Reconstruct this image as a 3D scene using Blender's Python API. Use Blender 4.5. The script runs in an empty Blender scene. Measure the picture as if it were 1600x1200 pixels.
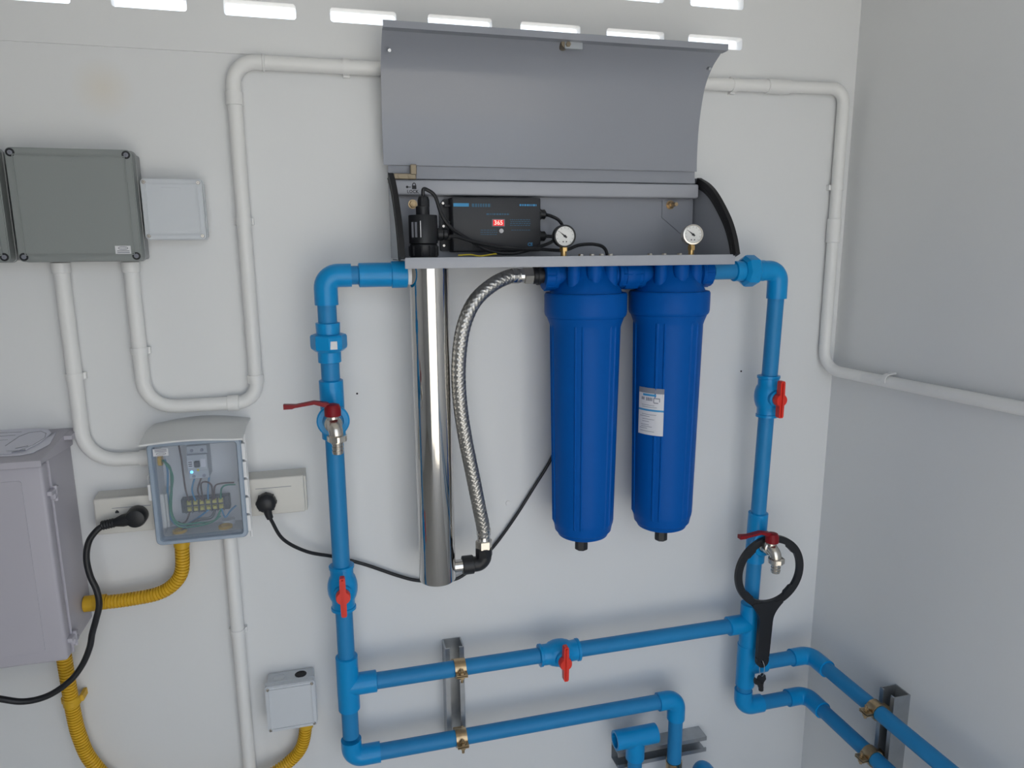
import bpy, bmesh, math, random
from mathutils import Vector, Matrix
random.seed(7)
PI = math.pi
scn = bpy.context.scene
COL = scn.collection

# ------------------------------------------------------------------ camera
FPX = 1105.5                                   # focal length in pixels of the 1600 px frame
YAW, PITCH, ROLL = 0.25294, 0.18944, -0.00728
CAM = Vector((0.0, -1.38, 1.5))                # wall_back is the plane y = 0
_f = Vector((math.sin(YAW)*math.cos(PITCH), math.cos(YAW)*math.cos(PITCH), -math.sin(PITCH)))
_r = Vector((math.cos(YAW), -math.sin(YAW), 0))
_u = _r.cross(_f)
RT = math.cos(ROLL)*_r + math.sin(ROLL)*_u
UP = -math.sin(ROLL)*_r + math.cos(ROLL)*_u
FW = _f
cd = bpy.data.cameras.new('camera')
cd.sensor_fit = 'HORIZONTAL'; cd.sensor_width = 36.0; cd.lens = 36.0*FPX/1600.0
cd.clip_start = 0.02; cd.clip_end = 200
cam = bpy.data.objects.new('camera', cd); COL.objects.link(cam)
mw = Matrix((RT, UP, -FW)).transposed().to_4x4(); mw.translation = CAM
cam.matrix_world = mw
scn.camera = cam

# ------------------------------------------------------------------ world, sun, exposure
scn.view_settings.view_transform = 'Standard'; scn.view_settings.look = 'None'
scn.view_settings.gamma = 1.0; scn.view_settings.use_curve_mapping = False
scn.view_settings.exposure = 0.25
world = bpy.data.worlds.new('sky'); scn.world = world; world.use_nodes = True
wn = world.node_tree; bg = wn.nodes['Background']
sky = wn.nodes.new('ShaderNodeTexSky'); sky.sky_type = 'HOSEK_WILKIE'; sky.turbidity = 4.0; sky.ground_albedo = 0.4
sky.sun_direction = Vector((0.5, 0.12, 0.85)).normalized()
mixw = wn.nodes.new('ShaderNodeMix'); mixw.data_type = 'RGBA'; mixw.inputs[0].default_value = 0.42
mixw.inputs[7].default_value = (0.93, 0.96, 1.0, 1)        # thin white overcast veil over the sky
wn.links.new(sky.outputs[0], mixw.inputs[6]); wn.links.new(mixw.outputs[2], bg.inputs[0])
bg.inputs[1].default_value = 3.0
sd = bpy.data.lights.new('sun', 'SUN'); sd.energy = 9.0; sd.angle = 0.01; sd.color = (1, 0.96, 0.9)
sun = bpy.data.objects.new('sun', sd); COL.objects.link(sun)
sun.rotation_euler = Vector((-0.5, -0.12, -0.85)).to_track_quat('-Z', 'Y').to_euler()
ROOM = dict(x0=-1.80, x1=1.125, y0=-1.80, z1=2.55)
DOOR = dict(x0=-0.45, x1=1.02, z1=2.2)
pd = bpy.data.lights.new('door_portal', 'AREA'); pd.shape = 'RECTANGLE'
pd.size = DOOR['x1']-DOOR['x0']; pd.size_y = DOOR['z1']
pd.cycles.is_portal = True
po = bpy.data.objects.new('door_portal', pd); COL.objects.link(po)
po.location = ((DOOR['x0']+DOOR['x1'])/2, ROOM['y0']-0.03, DOOR['z1']/2); po.rotation_euler = (PI/2, 0, PI)
po.rotation_euler = Vector((0, 1, 0)).to_track_quat('-Z', 'Z').to_euler()

# ------------------------------------------------------------------ helpers
def W(px, py, Y):
    """point of the plane y = Y that the photograph shows at (px, py)"""
    d = RT*((px-800)/FPX) + UP*(-(py-600)/FPX) + FW
    return CAM + d*((Y-CAM.y)/d.y)
def WXp(px, py, X):
    """point of the plane x = X that the photograph shows at (px, py)"""
    d = RT*((px-800)/FPX) + UP*(-(py-600)/FPX) + FW
    return CAM + d*((X-CAM.x)/d.x)
def lin(c):
    return tuple(((v/255)/12.92 if v/255 <= 0.04045 else ((v/255+0.055)/1.055)**2.4) for v in c)

MATS = {}
def mat(name, col, rough=0.5, metal=0.0, bump=0.0, bscale=60, var=0.0, vscale=8, spec=0.5, coat=0.0, alpha=None, trans=0.0, emit=None, estr=0.0, ior=1.45):
    m = bpy.data.materials.new(name); m.use_nodes = True; nt = m.node_tree
    b = nt.nodes['Principled BSDF']
    b.inputs['Base Color'].default_value = (*col, 1); b.inputs['Roughness'].default_value = rough
    b.inputs['Metallic'].default_value = metal; b.inputs['Specular IOR Level'].default_value = spec
    b.inputs['Coat Weight'].default_value = coat; b.inputs['IOR'].default_value = ior
    b.inputs['Transmission Weight'].default_value = trans
    if alpha is not None: b.inputs['Alpha'].default_value = alpha
    if emit: b.inputs['Emission Color'].default_value = (*emit, 1); b.inputs['Emission Strength'].default_value = estr
    tc = nt.nodes.new('ShaderNodeTexCoord')
    if var:
        n = nt.nodes.new('ShaderNodeTexNoise'); n.inputs['Scale'].default_value = vscale; n.inputs['Detail'].default_value = 5
        r = nt.nodes.new('ShaderNodeMix'); r.data_type = 'RGBA'
        r.inputs[6].default_value = (*[c*(1-var) for c in col], 1); r.inputs[7].default_value = (*[min(1, c*(1+var)) for c in col], 1)
        nt.links.new(tc.outputs['Object'], n.inputs['Vector']); nt.links.new(n.outputs['Fac'], r.inputs[0]); nt.links.new(r.outputs[2], b.inputs['Base Color'])
    if bump:
        n = nt.nodes.new('ShaderNodeTexNoise'); n.inputs['Scale'].default_value = bscale; n.inputs['Detail'].default_value = 4
        bp = nt.nodes.new('ShaderNodeBump'); bp.inputs['Strength'].default_value = bump; bp.inputs['Distance'].default_value = 0.002
        nt.links.new(tc.outputs['Object'], n.inputs['Vector']); nt.links.new(n.outputs['Fac'], bp.inputs['Height']); nt.links.new(bp.outputs[0], b.inputs['Normal'])
    MATS[name] = m
    return m

WALL = mat('wall_paint', (0.74, 0.75, 0.755), 0.42, bump=0.12, bscale=45, var=0.025, vscale=3)
CEIL = mat('ceiling_paint', (0.82, 0.82, 0.80), 0.8, var=0.03)
FLOOR = mat('floor_concrete', (0.50, 0.49, 0.47), 0.7, bump=0.3, bscale=30, var=0.12, vscale=5)
GROUND = mat('ground_concrete', (0.52, 0.50, 0.46), 0.9, bump=0.3, bscale=20, var=0.12, vscale=2)
PVC = mat('blue_pvc_pipe', (0.018, 0.225, 0.50), 0.42, spec=0.35, var=0.05, vscale=30)
PVCF = mat('blue_pvc_fitting', (0.003, 0.27, 0.62), 0.28, spec=0.4)
FILT = mat('filter_blue', (0.0005, 0.088, 0.38), 0.42, spec=0.13, bump=0.03, bscale=200)
STEEL = mat('polished_steel', (0.60, 0.58, 0.555), 0.09, 1.0)
BRAID = mat('braid_steel', (0.44, 0.43, 0.41), 0.36, 1.0)
NICKEL = mat('nickel', (0.66, 0.62, 0.56), 0.27, 1.0)
BRASS = mat('brass', (0.72, 0.48, 0.20), 0.3, 1.0)
ZINCY = mat('yellow_zinc', (0.50, 0.37, 0.22), 0.32, 1.0, var=0.4, vscale=60)
GALV = mat('galvanised', (0.42, 0.44, 0.46), 0.42, 0.85, var=0.2, vscale=40)
GREYM = mat('grey_powder_coat', (0.30, 0.315, 0.355), 0.25, bump=0.05, bscale=300)
GREYLIT = mat('lit_grey_powder_coat', (0.39, 0.405, 0.45), 0.36, bump=0.05, bscale=300)  # cabinet grey lightened: light on the tray lip put into the colour, rail shares it
BLACKP = mat('black_plastic', (0.014, 0.015, 0.018), 0.42)
BLACKR = mat('black_rubber', (0.012, 0.012, 0.014), 0.6)
BOXB = mat('controller_black', (0.03, 0.032, 0.037), 0.45, bump=0.1, bscale=500)
CONDUIT = mat('white_conduit', (0.80, 0.80, 0.79), 0.4)
GBOX = mat('grey_box_plastic', (0.25, 0.27, 0.266), 0.5, bump=0.06, bscale=400)
GBOXD = mat('grey_box_side_lit', (0.34, 0.35, 0.355), 0.5)  # paler than the lid: light on the box sides painted into the colour
WBOX = mat('white_box_plastic', (0.60, 0.63, 0.665), 0.45)
CAB = mat('lilac_white_plastic', (0.45, 0.435, 0.485), 0.45)
CREAM = mat('socket_cream', (0.66, 0.645, 0.60), 0.4)
YEL = mat('yellow_conduit', (0.66, 0.39, 0.02), 0.45)
RED = mat('red_handle', (0.72, 0.035, 0.02), 0.38)
DRED = mat('dark_red_handle', (0.22, 0.006, 0.012), 0.45, spec=0.3)
PAPER = mat('paper', (0.72, 0.72, 0.80), 0.8)
STICK = mat('sticker_white', (0.72, 0.72, 0.74), 0.6)
INK = mat('ink_black', (0.02, 0.02, 0.025), 0.6)
INKG = mat('ink_grey', (0.25, 0.26, 0.3), 0.6)
INKB = mat('ink_light_blue', (0.05, 0.30, 0.58), 0.5)
INKD = mat('ink_dim_blue', (0.035, 0.12, 0.2), 0.5)
LEDR = mat('led_red', (0.25, 0.0, 0.0), 0.4, emit=(1, 0.004, 0.012), estr=0.7)
LEDW = mat('led_digit', (1, 0.5, 0.45), 0.4, emit=(1, 0.42, 0.36), estr=1.0)
LEDB = mat('led_blue', (0.1, 0.5, 1), 0.4, emit=(0.12, 0.5, 1), estr=2.5)
CLEARF = mat('blue_grey_lid_plastic', (0.32, 0.39, 0.48), 0.25)
BASEG = mat('box_base_grey', (0.72, 0.72, 0.72), 0.5)
HOODG = mat('hood_grey', (0.70, 0.71, 0.71), 0.45)
BRKG = mat('breaker_grey', (0.50, 0.52, 0.54), 0.5)
TERM = mat('terminal_block', (0.06, 0.065, 0.075), 0.4)
WGRN = mat('wire_green', (0.03, 0.24, 0.15), 0.45)
WBLU = mat('wire_blue', (0.05, 0.25, 0.45), 0.45)
WBRN = mat('wire_brown', (0.10, 0.06, 0.055), 0.45)
WYEL = mat('wire_yellow', (0.75, 0.6, 0.05), 0.45)
WHITE = mat('white_dial', (0.80, 0.80, 0.78), 0.35)
WIRE = mat('thin_wire', (0.7, 0.7, 0.7), 0.35, 1.0)
BRASSY = mat('terminal_brass', (0.55, 0.50, 0.14), 0.35, 0.5)
AGED = mat('aged_brass', (0.24, 0.20, 0.14), 0.45, 0.6)
SILI = mat('sealant_white', (0.8, 0.8, 0.8), 0.6)
# clear sheet of the breaker box lid: mostly see-through with a faint milky gloss
m = bpy.data.materials.new('clear_pane'); m.use_nodes = True; nt = m.node_tree
for n in list(nt.nodes): nt.nodes.remove(n)
o_ = nt.nodes.new('ShaderNodeOutputMaterial'); tr = nt.nodes.new('ShaderNodeBsdfTransparent'); gl = nt.nodes.new('ShaderNodeBsdfPrincipled')
gl.inputs['Base Color'].default_value = (0.62, 0.66, 0.72, 1); gl.inputs['Roughness'].default_value = 0.15
mx = nt.nodes.new('ShaderNodeMixShader'); mx.inputs[0].default_value = 0.11
tr.inputs[0].default_value = (0.95, 0.97, 1, 1)
nt.links.new(tr.outputs[0], mx.inputs[1]); nt.links.new(gl.outputs[0], mx.inputs[2]); nt.links.new(mx.outputs[0], o_.inputs[0])
PANE = m

WLOC = {}
def obj(name, bm, material, parent=None, smooth=True, angle=35, label=None):
    me = bpy.data.meshes.new(name)
    bmesh.ops.recalc_face_normals(bm, faces=bm.faces)
    bm.to_mesh(me); bm.free()
    vs = me.vertices
    c = Vector((0, 0, 0))
    if len(vs):
        lo = Vector([min(v.co[i] for v in vs) for i in range(3)]); hi = Vector([max(v.co[i] for v in vs) for i in range(3)])
        c = (lo+hi)/2
    me.transform(Matrix.Translation(-c))
    if smooth:
        me.polygons.foreach_set('use_smooth', [True]*len(me.polygons)); me.set_sharp_from_angle(angle=math.radians(angle))
    me.materials.append(material)
    o = bpy.data.objects.new(name, me); COL.objects.link(o)
    WLOC[o.name] = c.copy()
    o.location = c
    if parent is not None:
        o.parent = parent; o.location = c - WLOC[parent.name]
    if label: o['label'] = label
    return o
def thing(name, label, cat, loc, group=None):
    e = bpy.data.objects.new(name, None); COL.objects.link(e); e.empty_display_size = 0.02
    e.location = loc; WLOC[e.name] = Vector(loc); e['label'] = label; e['category'] = cat
    if group: e['group'] = group
    return e
def tag(o, label, cat, group=None):
    o['label'] = label; o['category'] = cat
    if group: o['group'] = group
    return o
def struct(name, bm, material, smooth=False):
    o = obj(name, bm, material, smooth=smooth); o['kind'] = 'structure'; return o
def NB(): return bmesh.new()

def frame(d):
    d = d.normalized(); a = Vector((0, 0, 1)) if abs(d.z) < 0.9 else Vector((0, 1, 0))
    u = a.cross(d).normalized(); return u, d.cross(u)
def box(bm, x0, x1, y0, y1, z0, z1, bev=0.0, seg=2):
    t = bmesh.new(); bmesh.ops.create_cube(t, size=1)
    for v in t.verts:
        v.co = Vector(((x0+x1)/2+v.co.x*(x1-x0), (y0+y1)/2+v.co.y*(y1-y0), (z0+z1)/2+v.co.z*(z1-z0)))
    if bev: bmesh.ops.bevel(t, geom=list(t.edges), offset=bev, segments=seg, affect='EDGES', profile=0.5, clamp_overlap=True)
    merge(bm, t)
def merge(bm, t, M=None):
    me = bpy.data.meshes.new('tmp'); t.to_mesh(me); t.free()
    if M: me.transform(M)
    bm.from_mesh(me); bpy.data.meshes.remove(me)
def lathe(bm, prof, o, axis, n=32, rfun=None, capa=True, capb=True):
    """prof: (radius, height) along axis from o"""
    o = Vector(o); axis = Vector(axis).normalized(); u, v = frame(axis); rings = []
    for k, (r, h) in enumerate(prof):
        ring = []
        for i in range(n):
            a = 2*PI*i/n; rr = r if rfun is None else rfun(r, h, a, k)
            ring.append(bm.verts.new(o + axis*h + u*(rr*math.cos(a)) + v*(rr*math.sin(a))))
        rings.append(ring)
    for a, b in zip(rings, rings[1:]):
        for i in range(n): bm.faces.new((a[i], a[(i+1) % n], b[(i+1) % n], b[i]))
    if capa: bm.faces.new(rings[0][::-1])
    if capb: bm.faces.new(rings[-1])
def cyl(bm, a, b, r, r2=None, n=24, ch=0.0):
    a, b = Vector(a), Vector(b); L = (b-a).length; r2 = r if r2 is None else r2
    pr = [(r, 0), (r2, L)] if not ch else [(r-ch, 0), (r, ch), (r2, L-ch), (r2-ch, L)]
    lathe(bm, pr, a, b-a, n)
def fillet(pts, rad, n=8):
    pts = [Vector(p) for p in pts]; out = [pts[0]]
    rads = rad if isinstance(rad, (list, tuple)) else [rad]*(len(pts)-2)
    for i in range(1, len(pts)-1):
        p, a, b = pts[i], pts[i-1], pts[i+1]; da = (a-p); db = (b-p); la, lb = da.length, db.length
        da.normalize(); db.normalize(); ang = da.angle(db)
        if ang > PI-0.02: out.append(p); continue
        t = min(rads[i-1]/math.tan(ang/2), la*0.49 if i > 1 else la*0.95, lb*0.49 if i < len(pts)-2 else lb*0.95)
        r = t*math.tan(ang/2); c = p + (da+db).normalized()*(r/math.sin(ang/2))
        s = (p+da*t)-c; e = (p+db*t)-c; w = s.angle(e)
        for k in range(n+1):
            q = k/n; out.append(c + (s*math.sin((1-q)*w)+e*math.sin(q*w))/math.sin(w))
    out.append(pts[-1]); return out
def spline(pts, per=10):
    pts = [Vector(p) for p in pts]; P = [pts[0]*2-pts[1]]+pts+[pts[-1]*2-pts[-2]]; out = []
    for i in range(1, len(P)-2):
        a, b, c, d = P[i-1:i+3]
        for k in range(per):
            t = k/per
            out.append(0.5*((2*b)+(c-a)*t+(2*a-5*b+4*c-d)*t*t+(3*b-a-3*c+d)*t**3))
    out.append(pts[-1]); return out
def resample(pts, step):
    pts = [Vector(p) for p in pts]; out = [pts[0]]; acc = 0.0
    L = sum((b-a).length for a, b in zip(pts, pts[1:])); n = max(2, int(L/step)); st = L/n; need = st
    for a, b in zip(pts, pts[1:]):
        l = (b-a).length; pos = 0
        while l-pos >= need-1e-9 and l > 0:
            pos += need; out.append(a+(b-a)*(pos/l)); need = st
        need -= (l-pos)
    if (out[-1]-pts[-1]).length > st*0.5: out.append(pts[-1])
    else: out[-1] = pts[-1]
    return out
def tube(bm, pts, r, n=16, rfun=None, caps=True):
    """swept tube; rfun(s, angle) gives the radius when set"""
    pts = [Vector(p) for p in pts]; q = [pts[0]]
    for p in pts[1:]:
        if (p-q[-1]).length > 1e-6: q.append(p)
    pts = q; T = []
    for i in range(len(pts)):
        T.append(((pts[min(i+1, len(pts)-1)]-pts[max(i-1, 0)])).normalized())
    u, v = frame(T[0]); rings = []; s = 0
    for i, p in enumerate(pts):
        if i:
            s += (p-pts[i-1]).length
            ax = T[i-1].cross(T[i]); l = ax.length
            if l > 1e-8: u = Matrix.Rotation(math.atan2(l, T[i-1].dot(T[i])), 3, ax/l) @ u
            u = (u - T[i]*u.dot(T[i])).normalized()
        v = T[i].cross(u)
        rings.append([bm.verts.new(p+(u*math.cos(2*PI*k/n)+v*math.sin(2*PI*k/n))*(rfun(s, 2*PI*k/n) if rfun else r)) for k in range(n)])
    for a, b in zip(rings, rings[1:]):
        for k in range(n): bm.faces.new((a[k], a[(k+1) % n], b[(k+1) % n], b[k]))
    if caps: bm.faces.new(rings[0][::-1]); bm.faces.new(rings[-1])
def prism(bm, pts, fn, d0, d1):
    """outline pts (a, b) -> fn(a, b, d), closed solid between d0 and d1"""
    A = [bm.verts.new(fn(a, b, d0)) for a, b in pts]; B = [bm.verts.new(fn(a, b, d1)) for a, b in pts]
    bm.faces.new(A[::-1]); bm.faces.new(B); n = len(pts)
    for i in range(n): bm.faces.new((A[i], A[(i+1) % n], B[(i+1) % n], B[i]))
XZ = lambda a, b, d: Vector((a, d, b))
YZ = lambda a, b, d: Vector((d, a, b))
XY = lambda a, b, d: Vector((a, b, d))
def rrect(x0, x1, z0, z1, r, n=5):
    out = []
    for cx, cz, a0 in ((x1-r, z1-r, 0), (x0+r, z1-r, PI/2), (x0+r, z0+r, PI), (x1-r, z0+r, 1.5*PI)):
        for k in range(n+1):
            a = a0+PI/2*k/n; out.append((cx+r*math.cos(a), cz+r*math.sin(a)))
    return out
def sheet(bm, prof, x0, x1, th, fn=None):
    """bent sheet: profile points (y, z) swept along x with thickness th"""
    N = len(prof); off = []
    for i in range(N):
        a = Vector(prof[max(i-1, 0)]); b = Vector(prof[min(i+1, N-1)]); t = (b-a).normalized(); off.append((prof[i][0]-t.y*th, prof[i][1]+t.x*th))
    prism(bm, list(prof)+off[::-1], YZ, x0, x1)
def text(name, s, size, loc, material, parent, rotz=0.0, roll=0.0, xs=1.0, align='CENTER'):
    c = bpy.data.curves.new(name, 'FONT'); c.body = s; c.size = size; c.extrude = 0.00012; c.offset = size*0.018; c.align_x = align; c.align_y = 'CENTER'; c.resolution_u = 2
    t = bpy.data.objects.new('tmp_text', c); COL.objects.link(t)
    bpy.context.view_layer.update()
    me = bpy.data.meshes.new_from_object(t.evaluated_get(bpy.context.evaluated_depsgraph_get()))
    bpy.data.objects.remove(t); bpy.data.curves.remove(c)
    me.transform(Matrix.Translation(Vector(loc)) @ Matrix.Rotation(rotz, 4, 'Z') @ Matrix.Rotation(PI/2, 4, 'X') @ Matrix.Rotation(roll, 4, 'Z') @ Matrix.Diagonal((xs, 1, 1, 1)))
    bm = NB(); bm.from_mesh(me); bpy.data.meshes.remove(me)
    return obj(name, bm, material, parent, smooth=False)

def screw(bm, c, r, h=0.002, n=14):
    c = Vector(c); lathe(bm, [(r, 0), (r, h*0.6), (r*0.8, h), (r*0.55, h), (r*0.5, h*0.55)], c, (0, -1, 0), n)
    for w, l in ((r*0.2, r*0.75), (r*0.75, r*0.2)):
        box(bm, c.x-w, c.x+w, c.y-h*1.05, c.y-h*0.5, c.z-l, c.z+l)

# ================================================================== the setting
X0, X1, Y0, Z1 = ROOM['x0'], ROOM['x1'], ROOM['y0'], ROOM['z1']
PZ, PXR, PT = 1.832, 0.872, 0.022               # vent panel: lower edge, right edge, thickness
bm = NB()
box(bm, X0-0.1, X1+0.1, 0, 0.10, -0.1, PZ)
box(bm, PXR, X1+0.1, 0, 0.10, PZ, Z1)
REC = -0.003
def slot_cell(bm, cx, cz, w, h, sw, sh, r):
    x0, x1, z0, z1 = cx-w/2, cx+w/2, cz-h/2, cz+h/2; n = 4
    hole = rrect(cx-sw/2, cx+sw/2, cz-sh/2, cz+sh/2, r, n); oc = [(x1, z1), (x0, z1), (x0, z0), (x1, z0)]
    H = []
    for y in (REC, REC+PT):
        hv = [bm.verts.new((a, y, b)) for a, b in hole]; ov = [bm.verts.new((a, y, b)) for a, b in oc]; H.append(hv)
        for g in range(4):
            for k in range(n): bm.faces.new((ov[g], hv[g*(n+1)+k], hv[g*(n+1)+k+1]))
            bm.faces.new((ov[g], hv[g*(n+1)+n], hv[((g+1) % 4)*(n+1)], ov[(g+1) % 4]))
    m = len(hole)
    for i in range(m): bm.faces.new((H[0][i], H[0][(i+1) % m], H[1][(i+1) % m], H[1][i]))
CW, CH = 0.174, 0.0765
for j in range(6):
    for k in range(-6, 6):
        slot_cell(bm, -0.085+CW*k, 1.905+CH*j, CW, CH, 0.118+random.uniform(-.004, .004), 0.0245+random.uniform(-.0015, .0015), 0.005)
xa, xb = -0.085-CW*6.5, -0.085+CW*5.5; za, zb = 1.905-CH/2, 1.905+CH*5.5
box(bm, X0-0.1, PXR, REC, REC+PT, PZ, za); box(bm, X0-0.1, PXR, REC, REC+PT, zb, Z1)
box(bm, X0-0.1, xa, REC, REC+PT, za, zb); box(bm, xb, PXR, REC, REC+PT, za, zb)
WALLB = WALL.copy(); WALLB.name = 'wall_paint_with_stain'; nt = WALLB.node_tree
bs = nt.nodes['Principled BSDF']; src = bs.inputs['Base Color'].links[0].from_socket
ge = nt.nodes.new('ShaderNodeNewGeometry'); ds = nt.nodes.new('ShaderNodeVectorMath'); ds.operation = 'DISTANCE'; ds.inputs[1].default_value = W(160, 138, 0)
mr = nt.nodes.new('ShaderNodeMapRange'); mr.inputs[1].default_value = 0.005; mr.inputs[2].default_value = 0.05; mr.inputs[3].default_value = 0.55; mr.inputs[4].default_value = 0.0
sm = nt.nodes.new('ShaderNodeMix'); sm.data_type = 'RGBA'; sm.inputs[7].default_value = (0.72, 0.66, 0.56, 1)
nt.links.new(ge.outputs['Position'], ds.inputs[0]); nt.links.new(ds.outputs['Value'], mr.inputs[0]); nt.links.new(mr.outputs[0], sm.inputs[0])
nt.links.new(src, sm.inputs[6]); nt.links.new(sm.outputs[2], bs.inputs['Base Color'])
wall_back = struct('wall_back', bm, WALLB)
for q in ((558, 615), (1158, 580)):
    p = W(*q, 0); b = NB(); lathe(b, [(0.0022, 0), (0.0018, 0.0012)], p+Vector((0, 0.0005, 0)), (0, -1, 0), 10); obj('nail', b, INK, wall_back)
p = W(794, 786, 0); b = NB(); lathe(b, [(0.006, 0), (0.0055, 0.0015), (0.003, 0.002)], p, (0, -1, 0), 14); obj('wall_plug', b, SILI, wall_back)
bm = NB(); box(bm, X1, X1+0.1, Y0, 0, -0.1, Z1); struct('wall_right', bm, WALL)
bm = NB(); box(bm, X0-0.1, X0, Y0, 0, -0.1, Z1); struct('wall_left', bm, WALL)
bm = NB(); box(bm, X0-0.1, DOOR['x0'], Y0-0.1, Y0, -0.1, Z1); box(bm, DOOR['x1'], X1+0.1, Y0-0.1, Y0, -0.1, Z1)
box(bm, DOOR['x0'], DOOR['x1'], Y0-0.1, Y0, DOOR['z1'], Z1); struct('wall_front', bm, WALL)
bm = NB(); box(bm, X0, X1, Y0, 0, -0.1, 0); struct('floor', bm, FLOOR)
bm = NB(); box(bm, X0-0.5, X1+0.5, Y0-0.15, 0.5, Z1, Z1+0.08); struct('ceiling', bm, CEIL)
bm = NB(); box(bm, -25, 25, -25, 25, -0.3, -0.1); struct('ground', bm, GROUND)

# ================================================================== blue pipework
RP, RF = 0.0162, 0.0202
XL, XR = -0.002, 0.891
def riser(x, z):                                # the risers lean off the wall towards the top
    return Vector((x, -0.075-0.030*(z-0.5)/0.95, z))
def zl(py): return W(528, py, -0.09).z          # heights read along the left riser
def zr(py): return W(1190, py, -0.09).z
pw = thing('pvc_pipework', 'connected run of light blue plastic water pipe framing the filters', 'pipe', riser(XL, 0.47))
def part(name, fn, material=PVCF, parent=pw, **k):
    b = NB(); fn(b); return obj(name, b, material, parent, **k)
def pipe(a, b): part('pipe', lambda m: cyl(m, a, b, RP, n=28), PVC)
def sleeve(bm, a, b, r=RF, lip=0.0): 
    a, b = Vector(a), Vector(b); L = (b-a).length
    lathe(bm, [(r-0.003, 0), (r, 0.0015), (r, L-0.0015), (r-0.003, L)], a, b-a, 28)
def elbow(c, da, db, la, lb):
    c, da, db = Vector(c), Vector(da).normalized(), Vector(db).normalized()
    def f(m):
        tube(m, fillet([c+da*la, c, c+db*lb], 0.022, 10), RF, 28)
    part('elbow', f, angle=50)
def unionf(a, b, sticker=False):
    """a hexagonal-nut union between two points"""
    a, b = Vector(a), Vector(b); L = (b-a).length; d = (b-a).normalized()
    u = part('union', lambda m: (lathe(m, [(RF-0.002, 0), (RF, 0.001), (RF, L*0.34), (RF, L*0.7), (RF+0.001, L-0.001), (RF-0.002, L)], a, d, 28)))
    def nut(m):
        lathe(m, [(0.024, L*0.28), (0.0305, L*0.36), (0.0315, L*0.42), (0.0315, L*0.66), (0.0295, L*0.70), (0.024, L*0.72)], a, d, 8)
    part('union_nut', nut, parent=u, angle=20)
    return u
# left riser
zt = 1.456
tl = riser(XL, zt)
elbow(tl, (1, 0, 0), (0, 0, -1), 0.044, tl.z-zl(475))
P = lambda py: riser(XL, zl(py))
pipe(P(474), P(504)); uL = unionf(P(564), P(502)); pipe(P(560), P(594))
part('union_sticker', lambda m: prism(m, [(-0.006, -0.007), (0.006, -0.007), (0.006, 0.007), (-0.006, 0.007)], lambda a, b, d: P(535)+Vector((a+0.008, -0.0305+d, b)), 0, 0.0006), STICK, uL, smooth=False)
part('tee', lambda m: (sleeve(m, P(683), P(591), 0.0212), lathe(m, [(0.021, 0), (0.021, 0.022), (0.0275, 0.022), (0.0285, 0.025), (0.0285, 0.030), (0.026, 0.032), (0.018, 0.032), (0.017, 0.028)], P(650), (0, -1, 0), 28)))
pipe(P(682), P(886)); pipe(P(953), P(1032))
zb1, zb2 = 0.657, 0.493                          # the two horizontal runs
cT = riser(XL, zb1); cB = riser(XL, zb2)
part('tee', lambda m: (sleeve(m, riser(XL, zl(1116)), riser(XL, zl(1030)), 0.0212), sleeve(m, cT, cT+Vector((0.056, 0, 0)), 0.0212)))
pipe(P(1114), P(1160)); elbow(cB, (0, 0, 1), (1, 0, 0), 0.04, 0.056)
# top link to the steel chamber
XT = 0.181
pipe(tl+Vector((0.042, 0, 0)), tl+Vector((0.062, 0, 0)))
part('adapter', lambda m: (sleeve(m, tl+Vector((0.056, 0, 0)), tl+Vector((0.128, 0, 0)), 0.0212), sleeve(m, tl+Vector((0.112, 0, 0)), tl+Vector((0.141, 0, 0)), 0.0235)))
part('thread_tape', lambda m: cyl(m, tl+Vector((0.138, 0, 0)), tl+Vector((0.1475, 0, 0)), 0.0185), SILI)
# right riser
FY = -0.105
tr_ = riser(XR, 1.452); tr_.y = FY
Q = lambda py: riser(XR, zr(py))
elbow(tr_, (-1, 0, 0), (0, 0, -1), 0.036, tr_.z-zr(466))
unionf(tr_-Vector((0.102, 0, 0)), tr_-Vector((0.034, 0, 0))); pipe(tr_-Vector((0.15, 0, 0)), tr_-Vector((0.1, 0, 0)))
pipe(Q(464), Q(588)); pipe(Q(648), Q(803))
part('tee', lambda m: (sleeve(m, Q(877), Q(800), 0.0212), lathe(m, [(0.021, 0), (0.021, 0.022), (0.0275, 0.022), (0.0285, 0.025), (0.0285, 0.030), (0.026, 0.032), (0.018, 0.032), (0.017, 0.028)], Q(842), (0, -1, 0), 28)))
zt2, zt3 = 0.548, 0.440
pipe(Q(875), riser(XR, zb1+0.035))
c1 = riser(XR, zb1); c2 = riser(XR, zt2); c3 = riser(XR, zt3)
part('tee', lambda m: (sleeve(m, c1+Vector((0, 0, 0.05)), c1-Vector((0, 0, 0.054)), 0.0212), sleeve(m, c1, c1-Vector((0.055, 0, 0)), 0.0212)))
part('tee', lambda m: (sleeve(m, c2+Vector((0, 0, 0.056)), c2-Vector((0, 0, 0.05)), 0.0212), sleeve(m, c2, c2+Vector((0.05, 0, 0)), 0.0212)))
pipe(c2-Vector((0, 0, 0.048)), c3+Vector((0, 0, 0.03)))
elbow(c3, (0, 0, 1), (1, 0, 0), 0.044, 0.05)
XRW = 1.062                                       # axis of the two runs along the right wall
e2 = Vector((XRW, c2.y, zt2)); e3 = Vector((XRW, c3.y, zt3))
pipe(c2+Vector((0.048, 0, 0)), e2-Vector((0.04, 0, 0))); pipe(c3+Vector((0.048, 0, 0)), e3-Vector((0.04, 0, 0)))
elbow(e2, (-1, 0, 0), (0, -1, 0), 0.05, 0.062); elbow(e3, (-1, 0, 0), (0, -1, 0), 0.05, 0.062)
pipe(e2-Vector((0, 0.06, 0)), e2-Vector((0, 1.7, 0.0))); pipe(e3-Vector((0, 0.06, 0)), e3-Vector((0, 1.7, 0.0)))
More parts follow.
